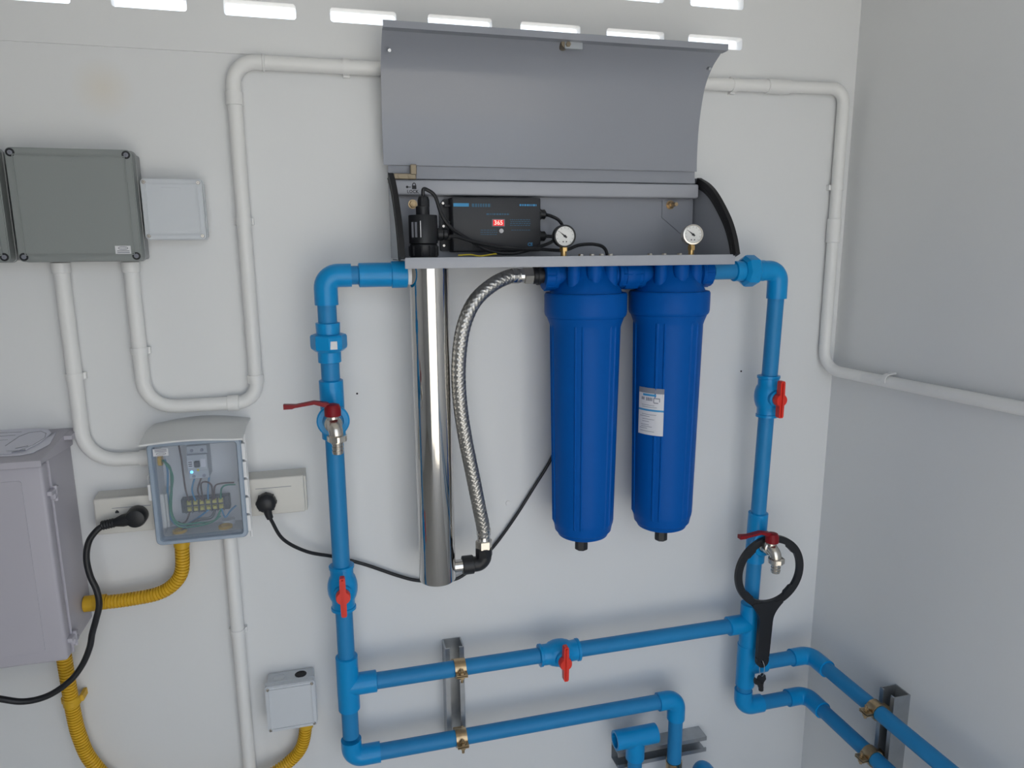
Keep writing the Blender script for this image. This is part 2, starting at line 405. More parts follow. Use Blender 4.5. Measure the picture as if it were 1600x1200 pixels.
# horizontal runs between the risers
xv = W(873, 1018, -0.078).x
pipe(cT+Vector((0.05, 0, 0)), Vector((xv-0.04, cT.y, zb1))); pipe(Vector((xv+0.04, cT.y, zb1)), c1-Vector((0.05, 0, 0)))
xd = W(1056, 1120, -0.075).x
pipe(cB+Vector((0.05, 0, 0)), Vector((xd-0.03, cB.y, zb2)))
ed = Vector((xd, cB.y, zb2)); elbow(ed, (-1, 0, 0), (0, 0, -1), 0.046, 0.05); pipe(ed-Vector((0, 0, 0.046)), ed-Vector((0, 0, 0.36)))

# stub with an open tee beside it, and one more pipe end
st = W(993, 1151, -0.075)
sb = thing('pipe_stub', 'short upright blue pipe stub topped by an open sideways tee', 'pipe', (st.x, st.y, st.z-0.3))
def open_tee(m):
    L = 0.05; lathe(m, [(0.0165, -L+0.02), (0.0165, -L), (0.0215, -L), (0.0215, L), (0.0165, L), (0.0165, L-0.02)], st, (1, 0, 0), 28)
    sleeve(m, st, st-Vector((0, 0, 0.055)), 0.0212)
part('open_tee', open_tee, parent=sb); part('pipe', lambda m: cyl(m, st-Vector((0, 0, 0.05)), st-Vector((0, 0, 0.3)), RP), PVC, sb)
s2 = W(1096, 1187, -0.085)
sb2 = thing('pipe_bend', 'top of a blue pipe elbow peeking over the lower picture edge', 'pipe', (s2.x, s2.y, s2.z-0.25))
part('elbow', lambda m: tube(m, fillet([s2+Vector((0, 0, -0.06)), s2+Vector((0, 0, -0.016)), s2+Vector((0, -0.05, -0.016))], 0.022, 10), 0.0205, 24), parent=sb2)
part('pipe', lambda m: cyl(m, s2-Vector((0, 0, 0.05)), s2-Vector((0, 0, 0.25)), RP), PVC, sb2)

# ------------------------------------------------------------------ ball valves
def valve(label, c, d, half=0.045):
    c, d = Vector(c), Vector(d).normalized()
    t = thing('ball_valve', label, 'valve', c, 'red handled ball valves')
    h = half
    part('body', lambda m: (lathe(m, [(0.019, -h), (0.0235, -h+0.001), (0.0235, -h+0.006), (0.0215, -h+0.007), (0.0215, -h+0.02), (0.0245, -0.02), (0.0275, -0.010), (0.0283, 0), (0.0275, 0.010), (0.0245, 0.02), (0.0215, h-0.02), (0.0215, h-0.007), (0.0235, h-0.006), (0.0235, h-0.001), (0.019, h)], c, d, 32),
                            lathe(m, [(0.0165, 0.0), (0.0165, 0.032), (0.014, 0.034)], c, (0, -1, 0), 24)), PVCF, t)
    part('stem', lambda m: cyl(m, c+Vector((0, -0.03, 0)), c+Vector((0, -0.036, 0)), 0.009), DRED, t)
    y = c.y-0.034
    def hd(m):
        lathe(m, [(0.0125, 0), (0.0135, 0.002), (0.0135, 0.012), (0.012, 0.015)], (c.x, y, c.z), (0, -1, 0), 24)
        for s in (1, -1):
            L = 0.040 if s > 0 else 0.037
            o = [(-0.0058, 0), (0.0058, 0), (0.0052, L*0.92), (0.0035, L), (-0.0035, L), (-0.0052, L*0.92)]
            prism(m, [(a, s*b) for a, b in o], lambda a, b, e: Vector((c.x+a, e, c.z+b)), y-0.003, y-0.0155)
        prism(m, [(-0.0015, -0.034), (0.0015, -0.034), (0.0015, 0.037), (-0.0015, 0.037)], lambda a, b, e: Vector((c.x+a, e, c.z+b)), y-0.0155, y-0.019)
    part('handle', hd, RED, t)
    return t
valve('ball valve with red wing handle low on the left riser below the hose tap', riser(XL, (zl(883)+zl(955))/2), (0, 0.03, 0.95))
valve('ball valve with red wing handle on the upper horizontal pipe', Vector((xv, cT.y, zb1)), (1, 0, 0))
valve('ball valve with red wing handle on the right riser beside the filter housings', riser(XR, (zr(583)+zr(653))/2), (0, 0.03, 0.95))

# ------------------------------------------------------------------ hose taps
def tap(label, c, group='lever hose taps'):
    c = Vector(c); t = thing('hose_tap', label, 'tap', c, group); V = lambda x, y, z: c+Vector((x, y, z))
    def body(m):
        lathe(m, [(0.011, 0.024), (0.011, 0.030), (0.015, 0.030), (0.015, 0.036), (0.012, 0.037), (0.0145, 0.041), (0.0165, 0.048), (0.0150, 0.055), (0.011, 0.058)], c, (0, -1, 0), 20)
        cyl(m, V(0, -0.053, 0), V(0, -0.053, 0.018), 0.0105, n=20)
        tube(m, fillet([V(0, -0.050, 0.002), V(0.003, -0.066, -0.006), V(0.005, -0.068, -0.030)], 0.012, 8), 0, 20, rfun=lambda s, a: 0.0135-0.06*min(s, 0.045))
    part('body', body, NICKEL, t)
    nz = -0.016
    def nut(m):
        lathe(m, [(0.0135, 0), (0.0160, 0.001), (0.0160, 0.010), (0.0135, 0.011)], V(0.005, -0.068, nz), (0, 0, -1), 28, rfun=lambda r, h, a, k: r+(0.0012 if int(a/(2*PI)*28+.5) % 4 < 2 else 0))
    part('hose_nut', nut, NICKEL, t, angle=25)
    def barb(m):
        pr = [(0.0085, 0)]
        for i in range(3): pr += [(0.0085, 0.003+i*0.0068), (0.0100, 0.0035+i*0.0068), (0.0088, 0.0095+i*0.0068)]
        pr += [(0.0062, 0.0245), (0.0055, 0.015)]
        lathe(m, pr, V(0.005, -0.068, nz-0.010), (0, 0, -1), 20)
    part('hose_barb', barb, NICKEL, t, angle=25)
    def hd(m):
        lathe(m, [(0.0125, 0), (0.014, 0.001), (0.014, 0.014), (0.0115, 0.020), (0.006, 0.022)], V(0, -0.056, 0.015), (0, 0, 1), 20)
        pr = [(0.0, 0.018), (-0.012, 0.032), (-0.03, 0.038), (-0.062, 0.034), (-0.066, 0.0325), (-0.080, 0.0325), (-0.080, 0.0405), (-0.066, 0.0395), (-0.060, 0.039), (-0.03, 0.0435), (-0.008, 0.0395), (0.004, 0.030)]
        prism(m, pr, lambda a, b, d: V(a, d, b), -0.050, -0.062)
    part('lever', hd, DRED, t)
    return t
tap('nickel hose tap with dark red lever high on the left riser', riser(XL, zl(650)))
tapR = Q(842)
tap('nickel hose tap with dark red lever holding the black ring wrench', tapR)

# ------------------------------------------------------------------ strut channels and pipe clamps
def channel_profile(w, d, lip, t):
    a = w/2
    return [(-a, 0), (a, 0), (a, d), (a-lip, d), (a-lip, d-t), (a-t, d-t), (a-t, t), (-a+t, t), (-a+t, d-t), (-a+lip, d-t), (-a+lip, d), (-a, d)]
CP = channel_profile(0.040, 0.040, 0.010, 0.0025)
ps = W(711, 1012, -0.04); xs = W(712, 1090, -0.04).x
b = NB(); prism(b, CP, lambda a, c, d: Vector((xs+a, -c, d)), ps.z, 0.455)
tag(obj('strut_channel', b, GALV, smooth=False), 'upright galvanised strut channel behind the two horizontal blue pipes', 'bracket', 'strut channels')
b = NB(); prism(b, CP, lambda a, c, d: Vector((1.125-c, -0.29+a, d)), 0.12, 0.585)
tag(obj('strut_channel', b, GALV, smooth=False), 'galvanised strut channel on the right side wall', 'bracket', 'strut channels')
ph0, ph1 = W(966, 1178, -0.04), W(1104, 1160, -0.04)
b = NB(); prism(b, CP, lambda a, c, d: Vector((d, -c, (ph0.z+ph1.z)/2-0.012+a)), ph0.x, ph1.x)
tag(obj('strut_channel', b, GALV, smooth=False), 'short level galvanised strut channel behind the open blue tee', 'bracket', 'strut channels')
def clamp(label, c, d, out):
    """two-piece saddle clamp around a pipe at c with pipe direction d, standing off the wall along out"""
    c, d, out = Vector(c), Vector(d).normalized(), Vector(out).normalized(); s = d.cross(out)
    t = thing('pipe_clamp', label, 'clamp', c, 'yellow zinc pipe clamps')
    r0, r1, w = RP+0.0003, RP+0.0025, 0.0115
    def band(sg):
        def f(m):
            pts = []
            ang = [PI*k/14 for k in range(15)]
            o = [(r1*math.cos(a), sg*r1*math.sin(a)) for a in ang] + [(r0*math.cos(a), sg*r0*math.sin(a)) for a in ang[::-1]]
            prism(m, o, lambda a, b, e: c+out*a+s*b+d*e, -w, w)
            prism(m, [(r0, 0.0008*sg), (r1+0.014, 0.0008*sg), (r1+0.014, 0.0032*sg), (r0, 0.0032*sg)], lambda a, b, e: c+out*a+s*b+d*e, -w, w)
            prism(m, [(-r0, 0.0008*sg), (-r1-0.012, 0.0008*sg), (-r1-0.012, 0.0032*sg), (-r0, 0.0032*sg)], lambda a, b, e: c+out*a+s*b+d*e, -w, w)
        return f
    part('clamp_half', band(1), ZINCY, t, smooth=True); part('clamp_half', band(-1), ZINCY, t, smooth=True)
    p = c+out*(r1+0.008)
    part('bolt', lambda m: (cyl(m, p-s*0.013, p+s*0.016, 0.003, n=12), lathe(m, [(0.0058, 0), (0.0058, 0.004)], p+s*0.0035, s, 6), lathe(m, [(0.0062, 0), (0.0062, 0.004)], p-s*0.0075, s, 6)), ZINCY, t)
    return t
clamp('coppery pipe clamp on the upper horizontal blue pipe at the strut', (xs+0.003, cT.y, zb1), (1, 0, 0), (0, -1, 0))
clamp('yellowish pipe clamp on the lower horizontal blue pipe at the strut', (xs+0.003, cB.y, zb2), (1, 0, 0), (0, -1, 0))
clamp('pipe clamp on the upper blue pipe along the right side wall', (XRW, -0.29, zt2), (0, 1, 0), (-1, 0, 0))
clamp('pipe clamp on the lower blue pipe along the right side wall', (XRW, -0.29, zt3), (0, 1, 0), (-1, 0, 0))
zc = (ph0.z+ph1.z)/2-0.012
clamp('pipe clamp on the upright blue pipe below the lower elbow', (xd, cB.y, zc-0.008), (0, 0, 1), (0, -1, 0))
clamp('pipe clamp around the stub under the open blue tee', (st.x, st.y, zc-0.012), (0, 0, 1), (0, -1, 0))

# ================================================================== filter cabinet (open lid)
CX0, CX1 = 0.122, 0.746
ZT = 1.484                                       # tray floor
fc = thing('filter_cabinet', 'grey metal wall cabinet with its curved lid swung open upwards', 'cabinet', ((CX0+CX1)/2, 0, ZT))
def cpart(name, fn, material=GREYM, parent=fc, **k): return part(name, fn, material, parent, **k)
cpart('back_plate', lambda m: box(m, CX0+0.002, CX1-0.002, -0.012, -0.0005, ZT-0.004, 1.637, 0.001, 1), smooth=False)
cpart('tray', lambda m: (box(m, CX0, CX1, -0.176, -0.001, ZT-0.002, ZT), box(m, CX0+0.006, CX1+0.0, -0.178, -0.1755, ZT-0.0165, ZT+0.002, 0.001, 2)), GREYLIT)
cpart('top_rail', lambda m: box(m, 0.128, 0.738, -0.046, -0.012, 1.597, 1.624, 0.004, 3), GREYLIT)
arc = spline([(0, -0.030, 1.638), (0, -0.070, 1.622), (0, -0.106, 1.598), (0, -0.150, 1.555), (0, -0.174, 1.519), (0, -0.187, 1.487)], 6)
arc = [(p.y, p.z) for p in arc]
def side(x):
    return lambda m: prism(m, [(-0.001, ZT), (-0.001, 1.638)]+[(y*0.97, z) for y, z in arc[:-1]]+[(-0.178, ZT)], YZ, x-0.0008, x+0.0008)
cpart('side_panel', side(CX0), smooth=False); cpart('side_panel', side(CX1), smooth=False)
def seal(x):
    def f(m):
        n = len(arc); inner = []
        for i in range(n):
            a = Vector(arc[max(i-1, 0)]); b_ = Vector(arc[min(i+1, n-1)]); t = (b_-a).normalized(); nn = Vector((t.y, -t.x))
            if nn.x < 0: nn = -nn
            inner.append((arc[i][0]+nn.x*0.019, arc[i][1]+nn.y*0.019))
        pr = list(arc)+inner[::-1]
        A = []
        for xx in (x-0.0045, x+0.0045): A.append([m.verts.new((xx, y, z)) for y, z in pr])
        N = len(pr)
        for i in range(n-1):
            for R_, fl in ((A[0], 0), (A[1], 1)): m.faces.new((R_[i], R_[i+1], R_[N-2-i], R_[N-1-i]))
        for i in range(N): m.faces.new((A[0][i], A[0][(i+1) % N], A[1][(i+1) % N], A[1][i]))
        for k in (0.3, 0.62):
            tube(m, [Vector((x+(0.0045 if k < 0.5 else -0.0045), arc[i][0]*(1-k)+inner[i][0]*k, arc[i][1]*(1-k)+inner[i][1]*k)) for i in range(n)], 0.0012, 6)
    return f
cpart('edge_seal', seal(CX0+0.001), BLACKR); cpart('edge_seal', seal(CX1), BLACKR)
# lid
lp = spline([(0, -0.040, 1.626), (0, -0.037, 1.655), (0, -0.036, 1.697), (0, -0.040, 1.747), (0, -0.055, 1.803), (0, -0.080, 1.836), (0, -0.112, 1.856)], 6)
lp = [(p.y, p.z) for p in lp]
LX0, LX1 = 0.111, 0.735
lid = cpart('lid', lambda m: (sheet(m, lp[5:], LX0, LX1, 0.0015), sheet(m, [(y+0.005, z) for y, z in lp[:6]], LX0+0.008, LX1-0.002, 0.0015)))
cpart('lid_rim', lambda m: (box(m, LX0, LX1+0.003, -0.130, -0.1105, 1.8545, 1.8565), box(m, LX0, LX1+0.003, -0.1315, -0.1295, 1.8545, 1.8655)), GREYM, lid, smooth=False)
def latch(m):
    p = W(877, 73, -0.10); box(m, p.x, p.x+0.034, -0.119, -0.116, p.z-0.008, p.z+0.005, 0.001, 1)
def latchn(m):
    p = W(877, 72, -0.10); cyl(m, (p.x+0.003, -0.098, p.z+0.001), (p.x+0.003, -0.118, p.z+0.001), 0.0085, n=18); cyl(m, (p.x+0.006, -0.117, p.z-0.002), (p.x+0.006, -0.123, p.z-0.002), 0.0045, n=6)
cpart('latch_cam', latch, GALV, lid); cpart('latch_barrel', latchn, AGED, lid)
for q, yy in (((608, 77), -0.088), ((1107, 106), -0.083)):
    p = W(*q, yy); cpart('lid_stud', lambda m: cyl(m, (p.x, yy+0.004, p.z), (p.x, yy-0.006, p.z-0.003), 0.0028, n=10), GALV, lid)
def hinge(m):
    p = W(633, 280, -0.05); box(m, p.x-0.02, p.x+0.02, -0.052, -0.046, 1.624, 1.634, 0.001, 1); box(m, p.x+0.010, p.x+0.021, -0.053, -0.041, 1.632, 1.650, 0.001, 1)
    for dx in (-0.01, 0.008): cyl(m, (p.x+dx, -0.05, 1.629), (p.x+dx, -0.0545, 1.629), 0.003, n=10)
cpart('hinge', hinge, AGED)
# LOCK mark with key and padlock
pL = W(645, 299, -0.0465)
rail_mark = cpart('lock_mark', lambda m: (
    box(m, pL.x-0.0012, pL.x+0.0068, -0.0466, -0.0459, pL.z+0.0040, pL.z+0.0105),
    tube(m, [Vector((pL.x+0.0028+0.0028*math.cos(a), -0.0463, pL.z+0.0105+0.0042*math.sin(a))) for a in [PI*k/10 for k in range(11)]], 0.0008, 6),
    box(m, pL.x-0.0100, pL.x-0.0030, -0.0466, -0.0459, pL.z+0.0070, pL.z+0.0082), cyl(m, (pL.x-0.0100, -0.0466, pL.z+0.0076), (pL.x-0.0100, -0.0459, pL.z+0.0076), 0.0022, n=10)), INK, smooth=False)
text('lock_word', 'LOCK', 0.0078, (pL.x, -0.0464, pL.z-0.0005), INK, fc)
# bolts on the back plate and gusset
pb = W(645, 319, -0.014)
cpart('mount_bolt', lambda m: (lathe(m, [(0.0085, 0), (0.0085, 0.0015)], (pb.x, -0.012, pb.z), (0, -1, 0), 20), lathe(m, [(0.0068, 0), (0.0068, 0.006), (0.006, 0.007)], (pb.x, -0.0135, pb.z), (0, -1, 0), 6), cyl(m, (pb.x, -0.019, pb.z), (pb.x, -0.026, pb.z), 0.0035, n=12)), ZINCY)
pg0 = W(1035, 315, -0.014)
cpart('gusset', lambda m: prism(m, [(pg0.x, 1.594), (CX1-0.003, 1.594), (CX1-0.003, ZT+0.01), (CX1-0.012, 1.515), (pg0.x, 1.560)], XZ, -0.012, -0.0145), smooth=False)
pw2 = W(1049, 320, -0.02)
cpart('mount_bolt', lambda m: (lathe(m, [(0.0075, 0), (0.0075, 0.007), (0.006, 0.008)], (pw2.x, -0.0145, pw2.z), (0, -1, 0), 6), cyl(m, (pw2.x, -0.02, pw2.z), (pw2.x, -0.042, pw2.z), 0.0038, n=12), lathe(m, [(0.009, 0), (0.009, 0.0015)], (pw2.x, -0.0145, pw2.z), (0, -1, 0), 20)), ZINCY)
for q in (905, 922, 937, 951, 1012, 1034, 1058):
    p = W(q, 394, -0.11); cpart('tray_bolt', lambda m: (lathe(m, [(0.0065, 0), (0.0065, 0.0012)], (p.x, -0.12, ZT), (0, 0, 1), 16), lathe(m, [(0.005, 0.001), (0.005, 0.0045), (0.0042, 0.005)], (p.x, -0.12, ZT), (0, 0, 1), 6)), NICKEL)

# ------------------------------------------------------------------ pressure gauges
def gauge(label, px, py, y, black):
    c = W(px, py, y); t = thing('pressure_gauge', label, 'gauge', (c.x, y, ZT), 'pressure gauges'); r = 0.0205 if black else 0.0195
    ax = Vector((-0.12, -1, 0.0)).normalized() if black else Vector((-0.25, -1, 0.06)).normalized()
    part('case', lambda m: lathe(m, [(r*0.9, -0.012), (r, -0.010), (r, 0.010), (r*0.98, 0.0115), (r*0.86, 0.012), (r*0.85, 0.0085)], c, ax, 36), BLACKP if black else NICKEL, t)
    d = part('dial', lambda m: lathe(m, [(r*0.86, 0.005), (r*0.86, 0.009)], c, ax, 36), WHITE, t)
    u = ax.cross(Vector((0, 0, 1))).normalized() * -1; v = ax.cross(u)
    if v.z < 0: v = -v
    if u.x < 0: u = -u
    F = lambda a, b, e: c+ax*e+u*a+v*b
    def ticks(m):
        for k in range(11):
            a = math.radians(225-27*k); ca, sa = math.cos(a), math.sin(a)
            prism(m, [(r*0.66*ca-0.0002*sa, r*0.66*sa+0.0002*ca), (r*0.78*ca-0.0002*sa, r*0.78*sa+0.0002*ca), (r*0.78*ca+0.0002*sa, r*0.78*sa-0.0002*ca), (r*0.66*ca+0.0002*sa, r*0.66*sa-0.0002*ca)], F, 0.0088, 0.0092)
        for a, b in ((-0.003, -0.010), (0.003, -0.010)): prism(m, [(a-0.001, b-0.001), (a+0.001, b-0.001), (a+0.001, b+0.001), (a-0.001, b+0.001)], F, 0.0088, 0.0092)
    part('scale_marks', ticks, INK, d, smooth=False)
    def needle(m):
        a = math.radians(142); ca, sa = math.cos(a), math.sin(a); w = 0.0009; L = r*0.72
        prism(m, [(-L*0.3*ca-w*1.8*sa, -L*0.3*sa+w*1.8*ca), (L*ca, L*sa), (-L*0.3*ca+w*1.8*sa, -L*0.3*sa-w*1.8*ca)], F, 0.0098, 0.0104)
        lathe(m, [(0.0022, 0.009), (0.0022, 0.011)], c, ax, 12)
    part('needle', needle, INK, t, smooth=False)
    part('stem', lambda m: (lathe(m, [(0.0055, ZT-0.012), (0.0055, c.z-r*0.85)], (c.x, c.y, 0), (0, 0, 1), 16), lathe(m, [(0.0075, ZT+0.010), (0.0075, ZT+0.019)], (c.x, c.y, 0), (0, 0, 1), 6)), BRASS, t)
gauge('black rimmed pressure gauge on the tray beside the black control box', 881, 369, -0.120, True)
gauge('silver rimmed pressure gauge on the tray near the right end', 1081, 367, -0.115, False)

# ================================================================== UV chamber
UY, UR = -0.100, 0.0352
ux = W(677, 660, UY).x
zbot = 0.868
uv = thing('uv_chamber', 'polished stainless steel cylinder hanging through the cabinet tray', 'water steriliser', (ux, UY, zbot))
part('steel_tube', lambda m: lathe(m, [(UR-0.004, 0), (UR-0.001, 0.0008), (UR, 0.003), (UR, ZT-0.006-zbot), (UR-0.002, ZT-0.004-zbot)], (ux, UY, zbot), (0, 0, 1), 64), STEEL, uv)
zo = W(718, 884, UY).z
part('outlet_nipple', lambda m: cyl(m, (ux+UR-0.005, UY, zo), (ux+UR+0.018, UY, zo), 0.0125, n=24), STEEL, uv)
def capp(m):
    lathe(m, [(0.024, 0), (0.0245, 0.001), (0.0245, 0.022), (0.0225, 0.024), (0.0255, 0.025), (0.0255, 0.072), (0.0245, 0.0735), (0.012, 0.0735), (0.012, 0.088), (0.0105, 0.089)], (ux-0.008, UY, ZT+0.001), (0, 0, 1), 32)
    for k in range(10):
        a = 2*PI*k/10; cyl(m, (ux-0.008+0.0245*math.cos(a), UY+0.0245*math.sin(a), ZT+0.004), (ux-0.008+0.0245*math.cos(a), UY+0.0245*math.sin(a), ZT+0.021), 0.0022, n=8)
cap = part('lamp_cap', capp, BLACKP, uv)
part('cap_label', lambda m: (prism(m, [(-0.0245, 0.036), (-0.0150, 0.036), (-0.0150, 0.062), (-0.0245, 0.062)], lambda a, b_, d: Vector((ux-0.008+a*0.9, UY-math.sqrt(max(0, 0.0258**2-(a*0.9)**2))+d, ZT+b_)), 0, -0.0004)), INKG, cap, smooth=False)
part('cap_mark', lambda m: (prism(m, [(-0.0085, 0.036), (-0.0070, 0.036), (-0.0070, 0.064), (-0.0085, 0.064)], lambda a, b_, d: Vector((ux-0.008+a, UY-math.sqrt(max(0, 0.0258**2-a**2))+d, ZT+b_)), 0, -0.0004)), STICK, cap, smooth=False)
gz = ZT+0.088
part('cable_gland', lambda m: (lathe(m, [(0.0095, 0), (0.0105, 0.001), (0.0105, 0.012), (0.0085, 0.018), (0.0055, 0.020)], (ux-0.006, UY, gz), (0, 0, 1), 12)), BLACKP, cap, angle=20)

# ================================================================== control box
BY = -0.058
k0, k1 = W(706, 310, BY), W(845, 392, BY)
KX0, KX1, KZ0, KZ1 = k0.x, k1.x, ZT+0.010, W(770, 308, BY).z
cb = thing('control_box', 'black lamp control box with red digital display inside the cabinet', 'control box', ((KX0+KX1)/2, -0.012, KZ0))
body = part('body', lambda m: box(m, KX0, KX1, BY, -0.0125, KZ0, KZ1, 0.003, 3), BOXB, cb)
part('mounting_flange', lambda m: (prism(m, [(KX0-0.017, KZ0+0.004), (KX0-0.017, KZ1-0.012), (KX0-0.008, KZ1-0.002), (KX0+0.002, KZ1-0.002), (KX0+0.002, KZ0+0.002), (KX0-0.015, KZ0+0.002)], XZ, -0.0125, -0.022), [box(m, KX0-0.010, KX0+0.001, -0.036, -0.02, z-0.002, z+0.002) for z in (KZ0+0.025, KZ0+0.055, KZ0+0.085)]), BLACKP, cb, smooth=False)
for dz in (0.012, 0.048, 0.090): part('flange_screw', lambda m: screw(m, (KX0-0.011, -0.022, KZ0+dz), 0.0028), NICKEL, cb)
fx = lambda u_: KX0+(KX1-KX0)*u_
fz = lambda v_: KZ0+(KZ1-KZ0)*v_
def plate(name, material, u0, u1, v0, v1, d=0.0003, parent=body):
    return part(name, lambda m: box(m, fx(u0), fx(u1), BY-d, BY+0.0003, fz(v0), fz(v1)), material, parent, smooth=False)
plate('display_bezel', INKG, 0.440, 0.585, 0.465, 0.600, 0.0006)
disp = plate('display', LEDR, 0.452, 0.573, 0.480, 0.585, 0.0010)
text('display_digits', '365', 0.0115, (fx(0.512), BY-0.0012, fz(0.532)), LEDW, body)
part('button', lambda m: lathe(m, [(0.0042, 0), (0.0042, 0.001), (0.003, 0.0018)], (fx(0.545), BY, fz(0.385)), (0, -1, 0), 18), STICK, body)
plate('print_bar', INKB, 0.015, 0.185, 0.825, 0.885)
def dashes(rows, u0, u1, seed, h=0.022):
    rr = random.Random(seed)
    def f(m):
        for v_ in rows:
            u_ = u0+rr.uniform(0, 0.02)
            while u_ < u1:
                w = rr.uniform(0.010, 0.03); box(m, fx(u_), fx(min(u_+w, u1)), BY-0.0003, BY+0.0003, fz(v_-h/2), fz(v_+h/2)); u_ += w+0.008
    return f
part('print_lines', dashes([0.85], 0.215, 0.43, 1, 0.06), INKD, body, smooth=False)
part('print_lines', dashes([0.69], 0.36, 0.64, 2, 0.03), INKD, body, smooth=False)
part('print_lines', dashes([0.86], 0.75, 0.95, 3, 0.035), INKB, body, smooth=False)
part('print_lines', dashes([0.59, 0.555, 0.52, 0.485, 0.40], 0.64, 0.88, 4, 0.014), INKD, body, smooth=False)
part('print_lines', dashes([0.40, 0.36, 0.32], 0.30, 0.50, 5, 0.014), INKD, body, smooth=False)
text('ce_mark', 'CE', 0.0085, (fx(0.875), BY-0.0003, fz(0.13)), INKB, body)
for v_ in (0.70, 0.29):
    part('cable_gland', lambda m: lathe(m, [(0.011, 0), (0.011, 0.006), (0.009, 0.006), (0.0095, 0.014), (0.006, 0.017)], (KX1-0.001, -0.038, fz(v_)), (1, 0, 0), 14), BLACKP, cb)
def cable(name, label, pts, r, material=BLACKP, per=10, group=None, cat='cable', n=10):
    b_ = NB(); tube(b_, spline(pts, per), r, n); return tag(obj(name, b_, material), label, cat, group)
CR = 0.0033
gtop = Vector((ux-0.006, UY, gz+0.014))
cable('lamp_cable', 'thin black cable looping from the lamp cap over the control box', [gtop, gtop+Vector((0.000, -0.002, 0.016)), W(668, 297, UY), W(680, 307, UY), W(690, 335, UY), W(705, 356, -0.095), W(735, 376, -0.085), W(765, 392, -0.085), W(800, 396, -0.085), W(835, 388, -0.080), W(862, 378, -0.06), Vector((KX1+0.030, -0.042, fz(0.27))), Vector((KX1+0.014, -0.038, fz(0.29)))], CR)
cable('sensor_cable', 'black cable from the lamp cap side running along the tray to the right', [Vector((ux+0.018, UY, ZT+0.042)), W(695, 369, UY), W(715, 370, -0.098), W(745, 379, -0.092), W(790, 387, -0.09), W(840, 389, -0.095), W(880, 391, -0.085), W(905, 383, -0.075), W(930, 382, -0.07), W(946, 390, -0.065), Vector((W(952, 396, -0.065).x, -0.062, ZT-0.02))], CR)
cable('gland_cable', 'short black cable arching from the control box down behind the black gauge', [Vector((KX1+0.014, -0.038, fz(0.70))), W(862, 338, -0.045), W(874, 345, -0.05), W(880, 358, -0.06), W(880, 385, -0.065), Vector((W(878, 396, -0.065).x, -0.065, ZT-0.01))], CR)
cable('earth_wire', 'yellow wire lying along the tray under the control box', [W(716, 399, -0.10), W(735, 398, -0.10), W(750, 400, -0.11), W(772, 397, -0.09), W(790, 395, -0.07)], 0.0013, WYEL, cat='wire', n=8)

part('cable_plug', lambda m: (lathe(m, [(0.010, 0), (0.0115, 0.002), (0.0115, 0.010), (0.009, 0.011), (0.0105, 0.012), (0.0105, 0.018), (0.006, 0.021)], (ux+0.016, UY, ZT+0.0415), (1, 0, 0), 14)), BLACKP, cap)

